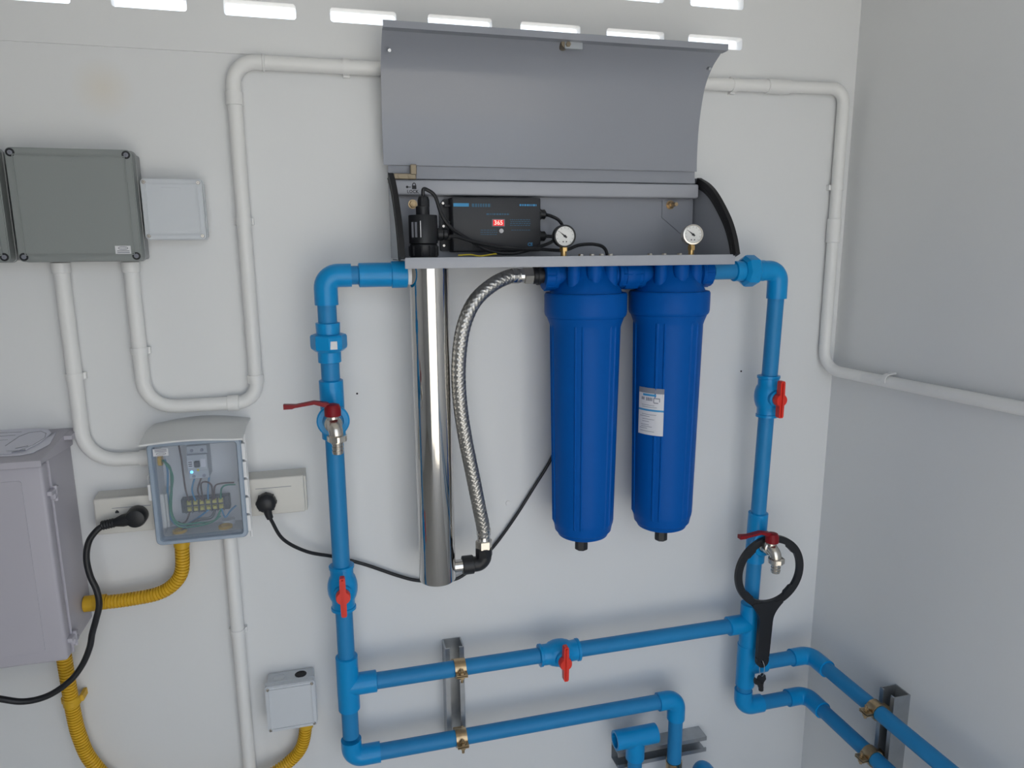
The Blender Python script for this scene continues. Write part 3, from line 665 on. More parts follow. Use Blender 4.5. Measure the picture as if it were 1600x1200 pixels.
# ================================================================== filter housings
HX = [0.4755, 0.6495]
def housing(i, label):
    x = HX[i]; c = Vector((x, FY, 0)); t = thing('filter_housing', label, 'water filter', (x, FY, 0.92), 'blue filter housings')
    zc0, zc1 = 1.374, 1.418                       # collar
    zbt = 0.931
    def head(m):
        lathe(m, [(0.070, zc1-0.004), (0.066, zc1+0.006), (0.056, zc1+0.020), (0.046, zc1+0.034), (0.040, zc1+0.050), (0.038, ZT-0.003)], (x, FY, 0), (0, 0, 1), 48)
        for dx, dy in ((-0.036, -0.034), (0.036, -0.034), (-0.036, 0.034), (0.036, 0.034)): cyl(m, (x+dx, FY+dy, zc1+0.012), (x+dx, FY+dy, ZT-0.0025), 0.0125, n=18)
        lathe(m, [(0.0125, 1.432), (0.0125, 1.443), (0.015, 1.443), (0.015, ZT-0.0025)], (x, FY-0.044, 0), (0, 0, 1), 20)
        cyl(m, (x, FY-0.03, 1.45), (x, FY-0.046, 1.45), 0.013, n=18)
    hd = part('head', head, FILT, t)
    for s in (-1, 1):
        def port(m):
            lathe(m, [(0.023, 0.035), (0.023, 0.058), (0.0285, 0.060), (0.0285, 0.066), (0.027, 0.068), (0.027, 0.084), (0.0255, 0.085), (0.017, 0.085)], (x, FY, 1.450), (s, 0, 0), 28)
            for k in range(8):
                a = 2*PI*k/8; cyl(m, (x+s*0.066, FY+0.0265*math.cos(a), 1.450+0.0265*math.sin(a)), (x+s*0.0835, FY+0.0265*math.cos(a), 1.450+0.0265*math.sin(a)), 0.0022, n=6)
        part('port', port, FILT, t)
    part('collar', lambda m: lathe(m, [(0.070, zc1-0.001), (0.0765, zc1-0.0015), (0.0785, zc1-0.005), (0.0785, zc0+0.006), (0.0775, zc0+0.001), (0.0755, zc0-0.002), (0.062, zc0-0.002)], (x, FY, 0), (0, 0, 1), 64), FILT, t)
    def rf(r, h, a, k):
        if not (2 <= k <= 16): return r
        a = (a+PI/8*(0.35 if i else 0.0)) % (2*PI); seg = 2*PI/6; d = ((a+seg/2) % seg)-seg/2
        e = 0.0
        for q in (-0.10, 0.10):
            if abs(d-q) < 0.028: e = 0.0022
        return r+e*(1 if 3 <= k <= 15 else 0)
    zs = [zc0+0.012, zc0-0.004, zc0-0.010]; pr = [(0.0715, zc0+0.006), (0.0735, zc0-0.004), (0.0690, zc0-0.016)]
    for k in range(13):
        q = k/12; pr.append((0.0672-0.0062*q, zc0-0.022-(zc0-0.022-zbt-0.035)*q))
    pr += [(0.0600, zbt+0.028), (0.0585, zbt+0.024), (0.0565, zbt+0.012), (0.0535, zbt+0.010), (0.0500, zbt+0.002), (0.046, zbt), (0.02, zbt-0.002)]
    bowl = part('bowl', lambda m: lathe(m, pr, (x, FY, 0), (0, 0, 1), 192, rfun=rf), FILT, t, angle=25)
    part('drain_plug', lambda m: (lathe(m, [(0.0125, 0), (0.0135, -0.002), (0.0135, -0.024), (0.0115, -0.026)], (x-0.010, FY-0.020, zbt+0.002), (0, 0, 1), 8)), BLACKP, t, angle=20)
    return t, bowl
h1, bw1 = housing(0, 'blue filter housing without a label beside the braided hose')
h2, bw2 = housing(1, 'blue filter housing with a white label nearest the right riser')
zmid = 1.450
cpl = part('coupling', lambda m: (lathe(m, [(0.0215, 0), (0.0215, 0.011)], (HX[0]+0.083, FY, zmid), (1, 0, 0), 24)), FILT, h1)
part('coupling_grip', lambda m: lathe(m, [(0.0285, -0.010), (0.0295, -0.008), (0.0295, 0.015), (0.0285, 0.017)], (HX[0]+0.084, FY, zmid), (1, 0, 0), 32, rfun=lambda r, h, a, k: r-(0.0015 if int(a/(2*PI)*32) % 4 < 1 else 0)), FILT, h1)
# label on the second housing, bent round the bowl
def wrap(m, a0, a1, z0, z1, r, n=10, th=0.0004):
    P_ = [(r*math.cos(a0+(a1-a0)*k/n), r*math.sin(a0+(a1-a0)*k/n)) for k in range(n+1)]; Q_ = [(p*(1+th/r), q*(1+th/r)) for p, q in P_]
    prism(m, P_+Q_[::-1], lambda p, q, d: Vector((HX[1]+p, FY+q, d)), z0, z1)
lz1, lz0 = W(1015, 610, FY-0.06).z, W(1015, 684, FY-0.06).z
RL = 0.0668
aL, aR = -2.90, -2.08                            # the label sits on the left front of the bowl
lab = part('label_sheet', lambda m: wrap(m, aL, aR, lz0, lz1, RL), STICK, h2)
H_ = lz1-lz0; A_ = lambda u_: aL+(aR-aL)*u_
def strip(name, material, u0, u1, v0, v1): part(name, lambda m: wrap(m, A_(u0), A_(u1), lz1-H_*v1, lz1-H_*v0, RL+0.0004, 6, 0.0003), material, lab, smooth=False)
strip('label_header', INKG, 0.0, 1.0, 0.0, 0.11); strip('label_tab', INKB, 0.2, 0.72, 0.125, 0.17); strip('label_band', INKB, 0.0, 1.0, 0.45, 0.49)
rr = random.Random(5)
for u0, u1, v0, v1 in ((0.14, 0.19, 0.2, 0.26), (0.21, 0.26, 0.2, 0.26), (0.34, 0.38, 0.2, 0.27), (0.40, 0.45, 0.2, 0.27), (0.47, 0.52, 0.2, 0.27), (0.54, 0.58, 0.2, 0.27), (0.62, 0.86, 0.20, 0.22), (0.62, 0.65, 0.22, 0.3), (0.64, 0.8, 0.295, 0.315), (0.83, 0.86, 0.22, 0.28)): strip('label_print', INKG, u0, u1, v0, v1)
for v in (0.36, 0.40, 0.56, 0.60, 0.66, 0.71, 0.78, 0.82, 0.86, 0.92):
    u = rr.uniform(0.08, 0.2); strip('label_print', INKG, u, u+rr.uniform(0.25, 0.6), v, v+0.009)

# ================================================================== braided hose
ho = W(838, 432, FY)
hs = thing('braided_hose', 'braided stainless hose curving from the filter inlet down to the steel chamber', 'hose', W(757, 880, FY))
zH = 1.450; xH = HX[0]-0.085
eb = Vector((W(757, 884, -0.105).x, -0.102, zo))
hp = [Vector((xH-0.045, FY, zH)), Vector((xH-0.065, FY-0.001, zH-0.001)), W(768, 446, -0.113), W(741, 472, -0.118), W(724, 512, -0.122), W(717, 565, -0.122), W(718, 620, -0.120), W(726, 680, -0.116), W(738, 740, -0.112), W(749, 795, -0.107), Vector((eb.x-0.0015, -0.103, eb.z+0.078)), Vector((eb.x, -0.102, eb.z+0.060))]
cl = resample(spline(hp, 24), 0.0011)
NS = 40
def braid(s, a):
    p = s/0.0098; q = a/(2*PI)*8
    u_, v_ = (p+q), (p-q)
    su, sv = abs(math.sin(PI*u_)), abs(math.sin(PI*v_))
    over = (math.floor(u_)+math.floor(v_)) % 2 == 0
    return 0.0119+0.0016*(su if over else sv)**0.7
part('braid_sleeve', lambda m: tube(m, cl, 0, NS, rfun=braid), BRAID, hs, angle=60)
def ferr(a, d, long=0.026):
    return lambda m: lathe(m, [(0.0125, 0), (0.0142, 0.001), (0.0142, 0.007), (0.0128, 0.009), (0.0128, long-0.004), (0.0138, long-0.002), (0.0138, long)], a, d, 28)
part('ferrule', ferr(Vector((xH-0.060, FY, zH)), (1, 0, 0)), STEEL, hs)
part('ferrule', ferr(eb+Vector((0, 0, 0.072)), (0, 0, -1)), STEEL, hs)
part('hex_nut', lambda m: lathe(m, [(0.0145, 0), (0.0165, 0.002), (0.0165, 0.017), (0.0145, 0.019)], (xH-0.038, FY, zH), (1, 0, 0), 6), NICKEL, hs, angle=20)
part('hex_nut', lambda m: lathe(m, [(0.0145, 0), (0.0165, 0.002), (0.0165, 0.017), (0.0145, 0.019)], eb+Vector((0, 0, 0.05)), (0, 0, -1), 6), NICKEL, hs, angle=20)
part('threaded_adapter', lambda m: lathe(m, [(0.0135, 0), (0.0155, 0.001), (0.0155, 0.008), (0.0175, 0.008), (0.0175, 0.014), (0.0145, 0.014), (0.0145, 0.03)], (xH-0.020, FY, zH), (1, 0, 0), 20), BLACKP, hs)
def blk(m):
    x2 = ux+UR+0.014
    tube(m, fillet([eb+Vector((0, 0, 0.034)), eb, Vector((x2+0.020, -0.1, zo))], 0.016, 8), 0.0150, 20)
    cyl(m, eb+Vector((0, 0, 0.017)), eb+Vector((0, 0, 0.033)), 0.0168, n=8); cyl(m, (x2, -0.1, zo), (x2+0.022, -0.1, zo), 0.0185, n=12, ch=0.001)
part('elbow_fitting', blk, BLACKP, hs)

# ================================================================== white conduits
CY, CR_ = -0.0140, 0.0122
def conduit(label, pts, rad, couplers, clips, loc, ends=None, gaps=()):
    t = thing('conduit', label, 'conduit', loc, 'white electrical conduits')
    for i, p in enumerate(pts):
        part('conduit_tube', lambda m: tube(m, fillet(p, rad[i], 10), CR_, 20), CONDUIT, t, angle=60)
    for a, d, L in couplers: part('coupler', lambda m: lathe(m, [(0.0125, 0), (0.0145, 0.0006), (0.0145, L-0.0006), (0.0125, L)], a, d, 22), CONDUIT, t)
    for c, d, out in clips:
        c, d, out = Vector(c), Vector(d).normalized(), Vector(out); s = d.cross(out)
        def f(m):
            r0, r1 = 0.0121, 0.0137; ang = [-0.2+(PI+0.4)*k/14 for k in range(15)]
            o = [(r1*math.cos(a), r1*math.sin(a)) for a in ang]+[(r0*math.cos(a), r0*math.sin(a)) for a in ang[::-1]]
            prism(m, o, lambda a, b_, e: c+s*a+out*b_+d*e, -0.006, 0.006)
            for q in (1, -1): prism(m, [(q*0.012, -0.0140), (q*0.0165, -0.0140), (q*0.0165, -0.004), (q*0.012, -0.002)], lambda a, b_, e: c+s*a+out*b_+d*e, -0.0055, 0.0055)
        part('saddle_clip', f, CONDUIT, t)
    return t
OUT = Vector((0, -1, 0))
zbx = 1.484
xa_ = W(213, 500, CY).x
xc_ = W(385, 400, CY).x
zlow = W(320, 632, CY).z
ztop = W(470, 101, CY).z
xrt = 1.088
zr1 = W(1300, 143, CY).z; ztr = W(1215, 133, CY).z
zrw = 1.222
zcon = lambda x: ztop if x < 0.45 else ztop+(ztr-ztop)*(x-0.45)/(xrt-0.45)
pA = [Vector((xa_, CY, zbx-0.002)), Vector((xa_, CY, zlow)), Vector((xc_, CY, zlow)), Vector((xc_, CY, ztop)), Vector((0.45, CY, ztop)), Vector((xrt, CY, ztr)), Vector((xrt, CY, zrw+0.003)), Vector((X1-0.0142, -0.12, zrw)), Vector((X1-0.0142, -1.78, zrw+0.045))]
cA = [(Vector((xc_-0.052, CY, zlow)), (1, 0, 0), 0.02), (Vector((xc_, CY, zlow+0.035)), (0, 0, 1), 0.016),
      (Vector((xc_, CY, ztop-0.072)), (0, 0, 1), 0.022), (Vector((xc_+0.05, CY, ztop)), (1, 0, 0), 0.004), (Vector((W(1198, 133, CY).x, CY, zcon(W(1198, 133, CY).x))), (1, 0, 0), 0.052), (Vector((xrt, CY, W(1310, 379, CY).z)), (0, 0, 1), 0.052), (Vector((xa_, CY, zbx-0.02)), (0, 0, 1), 0.018)]
kA = [(Vector((xa_, CY, W(222, 548, CY).z)), (0, 0, 1), OUT), (Vector((xc_, CY, W(385, 346, CY).z)), (0, 0, 1), OUT), (Vector((W(541, 107, CY).x, CY, ztop)), (1, 0, 0), OUT), (Vector((W(1147, 133, CY).x, CY, zcon(W(1147, 133, CY).x))), (1, 0, 0), OUT), (Vector((xrt, CY, W(1314, 293, CY).z)), (0, 0, 1), OUT), (Vector((X1-0.0142, WXp(1388, 592, X1-0.014).y, zrw+0.005)), (0, 1, 0), Vector((-1, 0, 0)))]
conduit('long white conduit running round the wall behind the open lid to the side wall', [pA], [[0.05, 0.035, 0.04, 0.3, 0.03, 0.045, 0.05]], cA, kA, (xc_, CY, zlow))
xB = W(113, 560, CY).x; zB = 1.110
zB = W(185, 718, CY).z
conduit('white conduit bending from the grey box down into the clear breaker box', [[Vector((xB, CY, zbx-0.002)), Vector((xB, CY, zB)), Vector((-0.305, CY, zB))]], [[0.055]],
        [(Vector((-0.345, CY, zB)), (1, 0, 0), 0.03), (Vector((xB, CY, zbx-0.02)), (0, 0, 1), 0.018)], [(Vector((xB, CY, W(125, 588, CY).z)), (0, 0, 1), OUT)], (xB, CY, zB))
xC = W(372, 990, CY).x
conduit('straight white conduit dropping from the clear breaker box to the floor', [[Vector((xC, CY, 1.0)), Vector((xC, CY, 0.02))]], [[]], [], [(Vector((xC, CY, W(372, 987, CY).z)), (0, 0, 1), OUT)], (xC, CY, 0.02))

# ================================================================== junction boxes
def jbox(name, label, x0, x1, z0, z1, yf, m_lid, m_body, lidt, rs, inset, scr, cat='junction box', group='junction boxes', ridge=True):
    t = thing(name, label, cat, ((x0+x1)/2, 0, z0), group)
    bd = part('body', lambda m: box(m, x0+0.002, x1-0.002, yf+lidt, -0.0005, z0+0.002, z1-0.002, 0.004, 3), m_body, t)
    ld = part('lid', lambda m: (prism(m, rrect(x0, x1, z0, z1, rs), XZ, yf+lidt, yf+0.0015), prism(m, rrect(x0+0.0015, x1-0.0015, z0+0.0015, z1-0.0015, rs), XZ, yf+0.0016, yf)), m_lid, t, smooth=False)
    part('body_rim', lambda m: prism(m, rrect(x0-0.0012, x1+0.0012, z0-0.0012, z1+0.0012, rs), XZ, yf+lidt+0.005, yf+lidt+0.001), m_body, bd, smooth=False)
    if ridge:
        def rg(m):
            o = rrect(x0+inset, x1-inset, z0+inset, z1-inset, 0.002); i_ = rrect(x0+inset+0.0014, x1-inset-0.0014, z0+inset+0.0014, z1-inset-0.0014, 0.001); n = len(o)
            A = [m.verts.new((p[0], yf, p[1])) for p in o]; B = [m.verts.new((p[0], yf-0.002, p[1])) for p in o]; C = [m.verts.new((p[0], yf-0.002, p[1])) for p in i_]; D = [m.verts.new((p[0], yf, p[1])) for p in i_]
            for k in range(n):
                k2 = (k+1) % n; m.faces.new((A[k], A[k2], B[k2], B[k])); m.faces.new((B[k], B[k2], C[k2], C[k])); m.faces.new((C[k], C[k2], D[k2], D[k]))
        part('lid_ridge', rg, m_lid, ld, smooth=False)
    for sx in (x0+scr, x1-scr):
        for sz in (z0+scr, z1-scr):
            s_ = part('lid_screw', lambda m: screw(m, (sx, yf, sz), scr*0.46 if m_lid is GBOX else 0.0032), INKG if m_lid is GBOX else NICKEL, t)
            if m_lid is GBOX: part('screw_recess', lambda m: lathe(m, [(scr*0.80, 0), (scr*0.80, 0.0008)], (sx, yf, sz), (0, -1, 0), 16), BLACKP, s_)
    return t, ld
gb, gl_ = jbox('junction_box', 'large grey junction box with a small oval-logo sticker', -0.476, -0.2955, 1.484, 1.661, -0.066, GBOX, GBOXD, 0.022, 0.008, 0.010, 0.008)
jbox('junction_box', 'large grey junction box cut off by the left picture edge', -0.668, -0.4875, 1.484, 1.661, -0.066, GBOX, GBOXD, 0.022, 0.008, 0.010, 0.008)
def sticker(parent, x0, x1, z0, z1, y, oval=True):
    s_ = part('sticker', lambda m: box(m, x0, x1, y-0.0004, y+0.0002, z0, z1), STICK, parent, smooth=False)
    w, h = x1-x0, z1-z0
    def f(m):
        if oval:
            pts = [(x0+w*0.52+w*0.30*math.cos(a), z0+h*(0.72 if oval == 1 else 0.3)+h*0.17*math.sin(a)) for a in [2*PI*k/20 for k in range(21)]]
            tube(m, [Vector((a, y-0.0005, c)) for a, c in pts], 0.0005, 5)
            box(m, x0+w*0.35, x0+w*0.7, y-0.0008, y, z0+h*(0.70 if oval == 1 else 0.28), z0+h*(0.74 if oval == 1 else 0.32))
        for q in ((0.38, 0.18) if oval == 1 else (0.85, 0.65)): box(m, x0+w*0.12, x1-w*0.1, y-0.0008, y, z0+h*(q-0.05), z0+h*(q+0.05))
    part('sticker_print', f, INKG, s_, smooth=False)
p0, p1 = W(181, 397, -0.066), W(204, 384, -0.066)
sticker(gl_, p0.x, p1.x, p0.z, p1.z, -0.0662, 1)
part('embossed_mark', lambda m: box(m, *sorted((W(95, 250, -0.066).x, W(113, 250, -0.066).x)), -0.0664, -0.065, W(100, 252, -0.066).z, W(100, 246, -0.066).z, 0.0003, 1), GBOX, gl_)
wb, wl = jbox('junction_box', 'small pale grey junction box beside the large grey one', -0.2905, -0.1955, 1.519, 1.618, -0.050, WBOX, WBOX, 0.012, 0.006, 0.007, 0.0055)
part('embossed_mark', lambda m: box(m, *sorted((W(252, 296, -0.05).x, W(282, 296, -0.05).x)), -0.0505, -0.049, W(266, 299, -0.05).z, W(266, 293, -0.05).z, 0.0003, 1), WBOX, wl)
lb, ll = jbox('junction_box', 'small pale junction box with a black grommet on top near the lower left', -0.160, -0.066, 0.563, 0.662, -0.055, WBOX, WBOX, 0.012, 0.005, 0.006, 0.0055)
for px_, kind in ((470, 1), (436, 0)):
    p = W(px_, 1055, -0.022); r_ = 0.0115
    if kind: part('grommet', lambda m: lathe(m, [(r_, 0), (r_, 0.001), (r_*0.8, 0.0016), (r_*0.78, 0.0006)], (p.x, -0.022, 0.6595), (0, 0, 1), 24), BLACKR, lb)
    else: part('knockout_ring', lambda m: tube(m, [Vector((p.x+r_*math.cos(a), -0.022+r_*math.sin(a), 0.6601)) for a in [2*PI*k/24 for k in range(25)]], 0.0007, 5, caps=False), WBOX, lb)

# ================================================================== pale enclosure at the left
EX0, EX1, EY, EZ0, EZ1 = -0.86, -0.458, -0.140, 0.822, 1.166
en = thing('enclosure', 'large pale lilac plastic enclosure at the left picture edge', 'enclosure', ((EX0+EX1)/2, 0, EZ0))
part('body', lambda m: box(m, EX0, EX1, -0.112, -0.0005, EZ0+0.006, EZ1, 0.003, 2), CAB, en)
dr = part('door', lambda m: (box(m, EX0, EX1+0.001, EY, -0.1145, EZ0, EZ1, 0.005, 3),), CAB, en)
part('door_panel', lambda m: prism(m, rrect(EX0+0.03, EX1-0.030, EZ0+0.022, EZ1-0.024, 0.004), XZ, EY+0.001, EY-0.0012), CAB, dr, smooth=False)
part('door_seam', lambda m: (box(m, EX1-0.004, EX1+0.0035, -0.1155, -0.1125, EZ0, EZ1, 0.0008, 1)), CAB, en)
hood = part('hood', lambda m: (prism(m, [(-0.0005, EZ1-0.004), (-0.0005, EZ1+0.026), (-0.02, EZ1+0.024), (EY-0.008, EZ1+0.009), (EY-0.009, EZ1-0.001), (EY-0.006, EZ1-0.001), (EY-0.005, EZ1+0.003), (-0.02, EZ1-0.004)], YZ, EX0-0.01, EX1+0.004),
       prism(m, [(-0.0005, EZ1+0.006), (-0.0005, EZ1+0.026), (-0.04, EZ1+0.021), (-0.04, EZ1+0.014)], YZ, EX1+0.004, EX1+0.016)), CAB, en, smooth=False)
for py_ in (757, 966):
    z_ = WXp(88 if py_ < 800 else 127, py_, EX1).z
    hg = part('hinge', lambda m: (box(m, EX1-0.002, EX1+0.008, -0.132, -0.098, z_-0.006, z_+0.002, 0.0015, 2), box(m, EX1-0.002, EX1+0.009, -0.121, -0.100, z_-0.016, z_-0.005, 0.003, 2), cyl(m, (EX1+0.006, -0.112, z_-0.020), (EX1+0.006, -0.112, z_+0.006), 0.0035, n=12)), CAB, en)
# sheets of paper on the enclosure
ph = lambda y: EZ1+0.024-0.015*((-y-0.02)/0.128)
def on_hood(px_, py_, lift):                      # point of the sloping hood top seen at a pixel
    d = RT*((px_-800)/FPX) + UP*(-(py_-600)/FPX) + FW; lo, hi = 0.5, 3.0
    for _ in range(50):
        t_ = (lo+hi)/2; p = CAM+d*t_
        if p.z > ph(p.y)+lift: lo = t_
        else: hi = t_
    return CAM+d*lo
for i, (o, lift, lbl) in enumerate((([(-40, 676), (62, 672), (86, 680), (88, 676), (78, 694), (52, 708), (30, 712), (-40, 715)], 0.0008, 'lower sheet of printed paper lying on top of the pale enclosure'),
                                   ([(-40, 674), (30, 671), (66, 670), (76, 672), (80, 677), (66, 690), (40, 704), (14, 709), (-40, 713)], 0.0026, 'top sheet of printed paper with an oval drawing on the pale enclosure'))):
    P_ = [on_hood(*q, lift) for q in o]
    b = NB(); A = [b.verts.new(p) for p in P_]; B = [b.verts.new(p+Vector((0, 0, 0.0009))) for p in P_]; n = len(P_)
    b.faces.new(A); b.faces.new(B)
    for k in range(n): b.faces.new((A[k], A[(k+1) % n], B[(k+1) % n], B[k]))
    pp = tag(obj('paper_sheet', b, PAPER, smooth=False), lbl, 'paper', 'papers on the enclosure')
def drawing(m):
    L = lambda pts, r_=0.0005: tube(m, [on_hood(*q, 0.0036) for q in pts], r_, 5)
    L([(8, 697), (30, 682), (46, 676), (64, 674), (72, 677), (70, 684), (52, 695), (30, 704), (10, 705)])
    L([(-30, 684), (24, 680)]); L([(-30, 678), (34, 675)]); L([(-30, 691), (12, 687)])
    L([(18, 707), (40, 703)], 0.0012); L([(24, 701), (44, 697)], 0.0009)
part('drawing_lines', drawing, INKG, pp)

# ================================================================== clear breaker box
TX0, TX1, TZ0, TZ1, TY = -0.3175, -0.1635, 0.985, 1.174, -0.080
tb = thing('breaker_box', 'weatherproof breaker box with a clear hinged lid and grey hood', 'electrical box', ((TX0+TX1)/2, 0, TZ0))
def base(m):
    box(m, TX0+0.004, TX1-0.004, -0.004, -0.0005, TZ0+0.004, TZ1-0.004)
    for a in ((TX0+0.004, TX0+0.0065, TZ0+0.004, TZ1-0.004), (TX1-0.0065, TX1-0.004, TZ0+0.004, TZ1-0.004)): box(m, a[0], a[1], -0.06, -0.004, a[2], a[3])
    for a in ((TZ0+0.004, TZ0+0.0065), (TZ1-0.0065, TZ1-0.004)): box(m, TX0+0.0065, TX1-0.0065, -0.06, -0.004, a[0], a[1])
part('base', base, BASEG, tb, smooth=False)
def lidframe(m):
    o = rrect(TX0, TX1, TZ0, TZ1, 0.010); i_ = rrect(TX0+0.0085, TX1-0.0085, TZ0+0.0085, TZ1-0.0085, 0.005); n = len(o)
    R = [[m.verts.new((p[0], y, p[1])) for p in q] for q, y in ((o, -0.058), (o, TY+0.003), (rrect(TX0+0.002, TX1-0.002, TZ0+0.002, TZ1-0.002, 0.009), TY), (rrect(TX0+0.007, TX1-0.007, TZ0+0.007, TZ1-0.007, 0.006), TY), (i_, TY+0.003), (i_, -0.058))]
    for a, c in zip(R, R[1:]+R[:1]):
        for k in range(n): m.faces.new((a[k], a[(k+1) % n], c[(k+1) % n], c[k]))
lf = part('lid_frame', lidframe, CLEARF, tb, smooth=True, angle=30)
part('lid_pane', lambda m: box(m, TX0+0.0085, TX1-0.0085, TY+0.003, TY+0.005, TZ0+0.0085, TZ1-0.0085), PANE, tb, smooth=False)
def hoodf(m):
    n = 14; top = []
    A = []; B = []
    for k in range(n+1):
        q = k/n; x = TX0-0.005+(TX1-TX0+0.012)*q; bow = 0.010*math.sin(PI*q)
        A.append((x, -0.105+0.0*bow, TZ1+0.004+0.004*math.sin(PI*min(1, q*1.1)))); B.append((x*1.0+0.004, -0.0005, TZ1+0.016+bow))
    vs = []
    for dz in (0, -0.003):
        vs.append([[m.verts.new((x, y, z+dz)) for x, y, z in L] for L in (A, [((a[0]+b_[0])/2, (a[1]+b_[1])/2, (a[2]+b_[2])/2+0.006) for a, b_ in zip(A, B)], B)])
    for s_ in vs:
        for a, c in zip(s_, s_[1:]):
            for k in range(n): m.faces.new((a[k], a[k+1], c[k+1], c[k]))
    for L in (0, 2):
        for k in range(n): m.faces.new((vs[0][L][k], vs[0][L][k+1], vs[1][L][k+1], vs[1][L][k]))
    for k in (0, n):
        for L in (0, 1): m.faces.new((vs[0][L][k], vs[0][L+1][k], vs[1][L+1][k], vs[1][L][k]))
part('hood', hoodf, HOODG, tb, angle=40)
def hingef(m):
    for k in range(5):
        z0 = TZ0+0.010+k*0.034; box(m, TX1-0.001, TX1+0.006, -0.076, -0.056, z0, z0+0.030, 0.0015, 2)
    cyl(m, (TX1+0.0045, -0.066, TZ0-0.004), (TX1+0.0045, -0.066, TZ1+0.002), 0.0028, n=10)
part('hinge', hingef, SILI, tb)
part('lid_clasp', lambda m: (box(m, TX0-0.006, TX0+0.001, -0.074, -0.040, 1.068, 1.098, 0.002, 2), tube(m, fillet([Vector((TX0+0.001, -0.05, 1.066)), Vector((TX0-0.009, -0.05, 1.068)), Vector((TX0-0.009, -0.05, 1.108)), Vector((TX0+0.001, -0.05, 1.110))], 0.005, 5), 0.0015, 8)), SILI, tb)
p0, p1 = W(239, 714, TY), W(262, 701, TY)
sticker(lf, p0.x, p1.x, p0.z, p1.z, TY-0.0002, 2) if False else sticker(tb, p0.x, p1.x, p0.z, p1.z, TY+0.0026, 2)
IY = -0.046
# breaker
b0, b1 = W(295, 750, IY), W(322, 696, IY)
ck = thing('circuit_breaker', 'grey circuit breaker with a glowing blue light inside the clear box', 'circuit breaker', ((b0.x+b1.x)/2, -0.004, b0.z))
bx0, bx1, bz0, bz1 = b0.x, b1.x, b0.z, b1.z; bw, bh = bx1-bx0, bz1-bz0
bb = part('body', lambda m: (box(m, bx0, bx1, -0.042, -0.0045, bz0, bz1, 0.001, 1), box(m, bx0, bx1, -0.050, -0.040, bz0+bh*0.28, bz1-bh*0.24, 0.001, 1)), BRKG, ck)
part('toggle', lambda m: box(m, bx0+bw*0.38, bx0+bw*0.64, -0.056, -0.049, bz0+bh*0.40, bz0+bh*0.58, 0.001, 1), TERM, ck)
part('rating_label', lambda m: (box(m, bx0+bw*0.05, bx0+bw*0.30, -0.0504, -0.0495, bz0+bh*0.38, bz0+bh*0.60), box(m, bx0+bw*0.68, bx0+bw*0.92, -0.0504, -0.0495, bz0+bh*0.38, bz0+bh*0.62)), STICK, bb, smooth=False)
part('rating_print', lambda m: [box(m, bx0+bw*0.08, bx0+bw*0.26, -0.0507, -0.0503, bz0+bh*q, bz0+bh*(q+0.025)) for q in (0.42, 0.48, 0.54)], INK, bb, smooth=False)
part('indicator_light', lambda m: lathe(m, [(0.0026, 0), (0.0026, 0.001), (0.0014, 0.002)], (bx0+bw*0.2, -0.0495, bz0+bh*0.20+0.003), (0, -1, 0), 12), LEDB, ck)
part('test_button', lambda m: lathe(m, [(0.0022, 0), (0.0022, 0.0015)], (bx0+bw*0.52, -0.0495, bz0+bh*0.30), (0, -1, 0), 12), WYEL, ck)
for sx in (0.25, 0.75):
    for sz in (0.08, 0.86): part('terminal_screw', lambda m: lathe(m, [(0.003, 0), (0.003, 0.001), (0.002, 0.0005)], (bx0+bw*sx, -0.042, bz0+bh*sz), (0, -1, 0), 12), INKG, ck)
# terminal block
c0, c1 = W(283, 803, -0.03), W(357, 778, -0.03)
tk = thing('terminal_block', 'dark six-way terminal block with brass screws inside the clear box', 'terminal block', ((c0.x+c1.x)/2, -0.004, c0.z))
tx0, tx1, tz0, tz1 = c0.x, c1.x, c0.z-0.002, c1.z+0.002
part('base', lambda m: (box(m, tx0, tx1, -0.022, -0.0045, tz0, tz1, 0.001, 1), [box(m, tx0+0.009+(tx1-tx0-0.018)*k/6-0.0007, tx0+0.009+(tx1-tx0-0.018)*k/6+0.0007, -0.032, -0.021, tz0+0.002, tz1-0.002) for k in range(7)]), TERM, tk, smooth=False)
for k in range(6):
    for r_ in (0.28, 0.72):
        xx = tx0+0.009+(tx1-tx0-0.018)*(k+0.5)/6; zz_ = tz0+(tz1-tz0)*r_
        part('brass_screw', lambda m: (box(m, xx-0.0042, xx+0.0042, -0.0235, -0.021, zz_-0.0042, zz_+0.0042), lathe(m, [(0.0036, 0), (0.0036, 0.003), (0.0028, 0.004)], (xx, -0.0235, zz_), (0, -1, 0), 12)), BRASSY, tk)
def wire(label, pts, material, r=0.0016):
    return cable('box_wire', label, pts, r, material, 8, 'wires inside the clear box', 'wire', 8)
tw = lambda k, top: Vector((tx0+0.009+(tx1-tx0-0.018)*(k+0.5)/6, -0.024, tz1-0.004 if top else tz0+0.004))
wire('brown wire running down past the breaker to the terminal block', [W(279, 694, -0.03), W(283, 715, -0.03), W(287, 745, -0.03), W(290, 765, -0.028), tw(0, 1)], WBRN)
wire('blue wire from the left breaker pole to the terminal block', [Vector((bx0+bw*0.25, -0.03, bz0+0.003)), W(300, 765, -0.028), tw(1, 1)], WBLU)
wire('brown wire from the right breaker pole to the terminal block', [Vector((bx0+bw*0.6, -0.03, bz0+0.003)), W(309, 765, -0.028), tw(2, 1)], WBRN)
wire('brown wire looping between two terminals below the breaker', [tw(2, 1)+Vector((0.003, -0.003, 0)), W(314, 757, -0.036), W(323, 753, -0.038), W(331, 760, -0.036), tw(4, 1)-Vector((0.003, 0.003, 0))], WBRN)
wire('brown wire leaving the terminal block towards the lid hinge', [tw(4, 1), W(336, 760, -0.03), W(348, 755, -0.03), W(366, 754, -0.03)], WBRN)
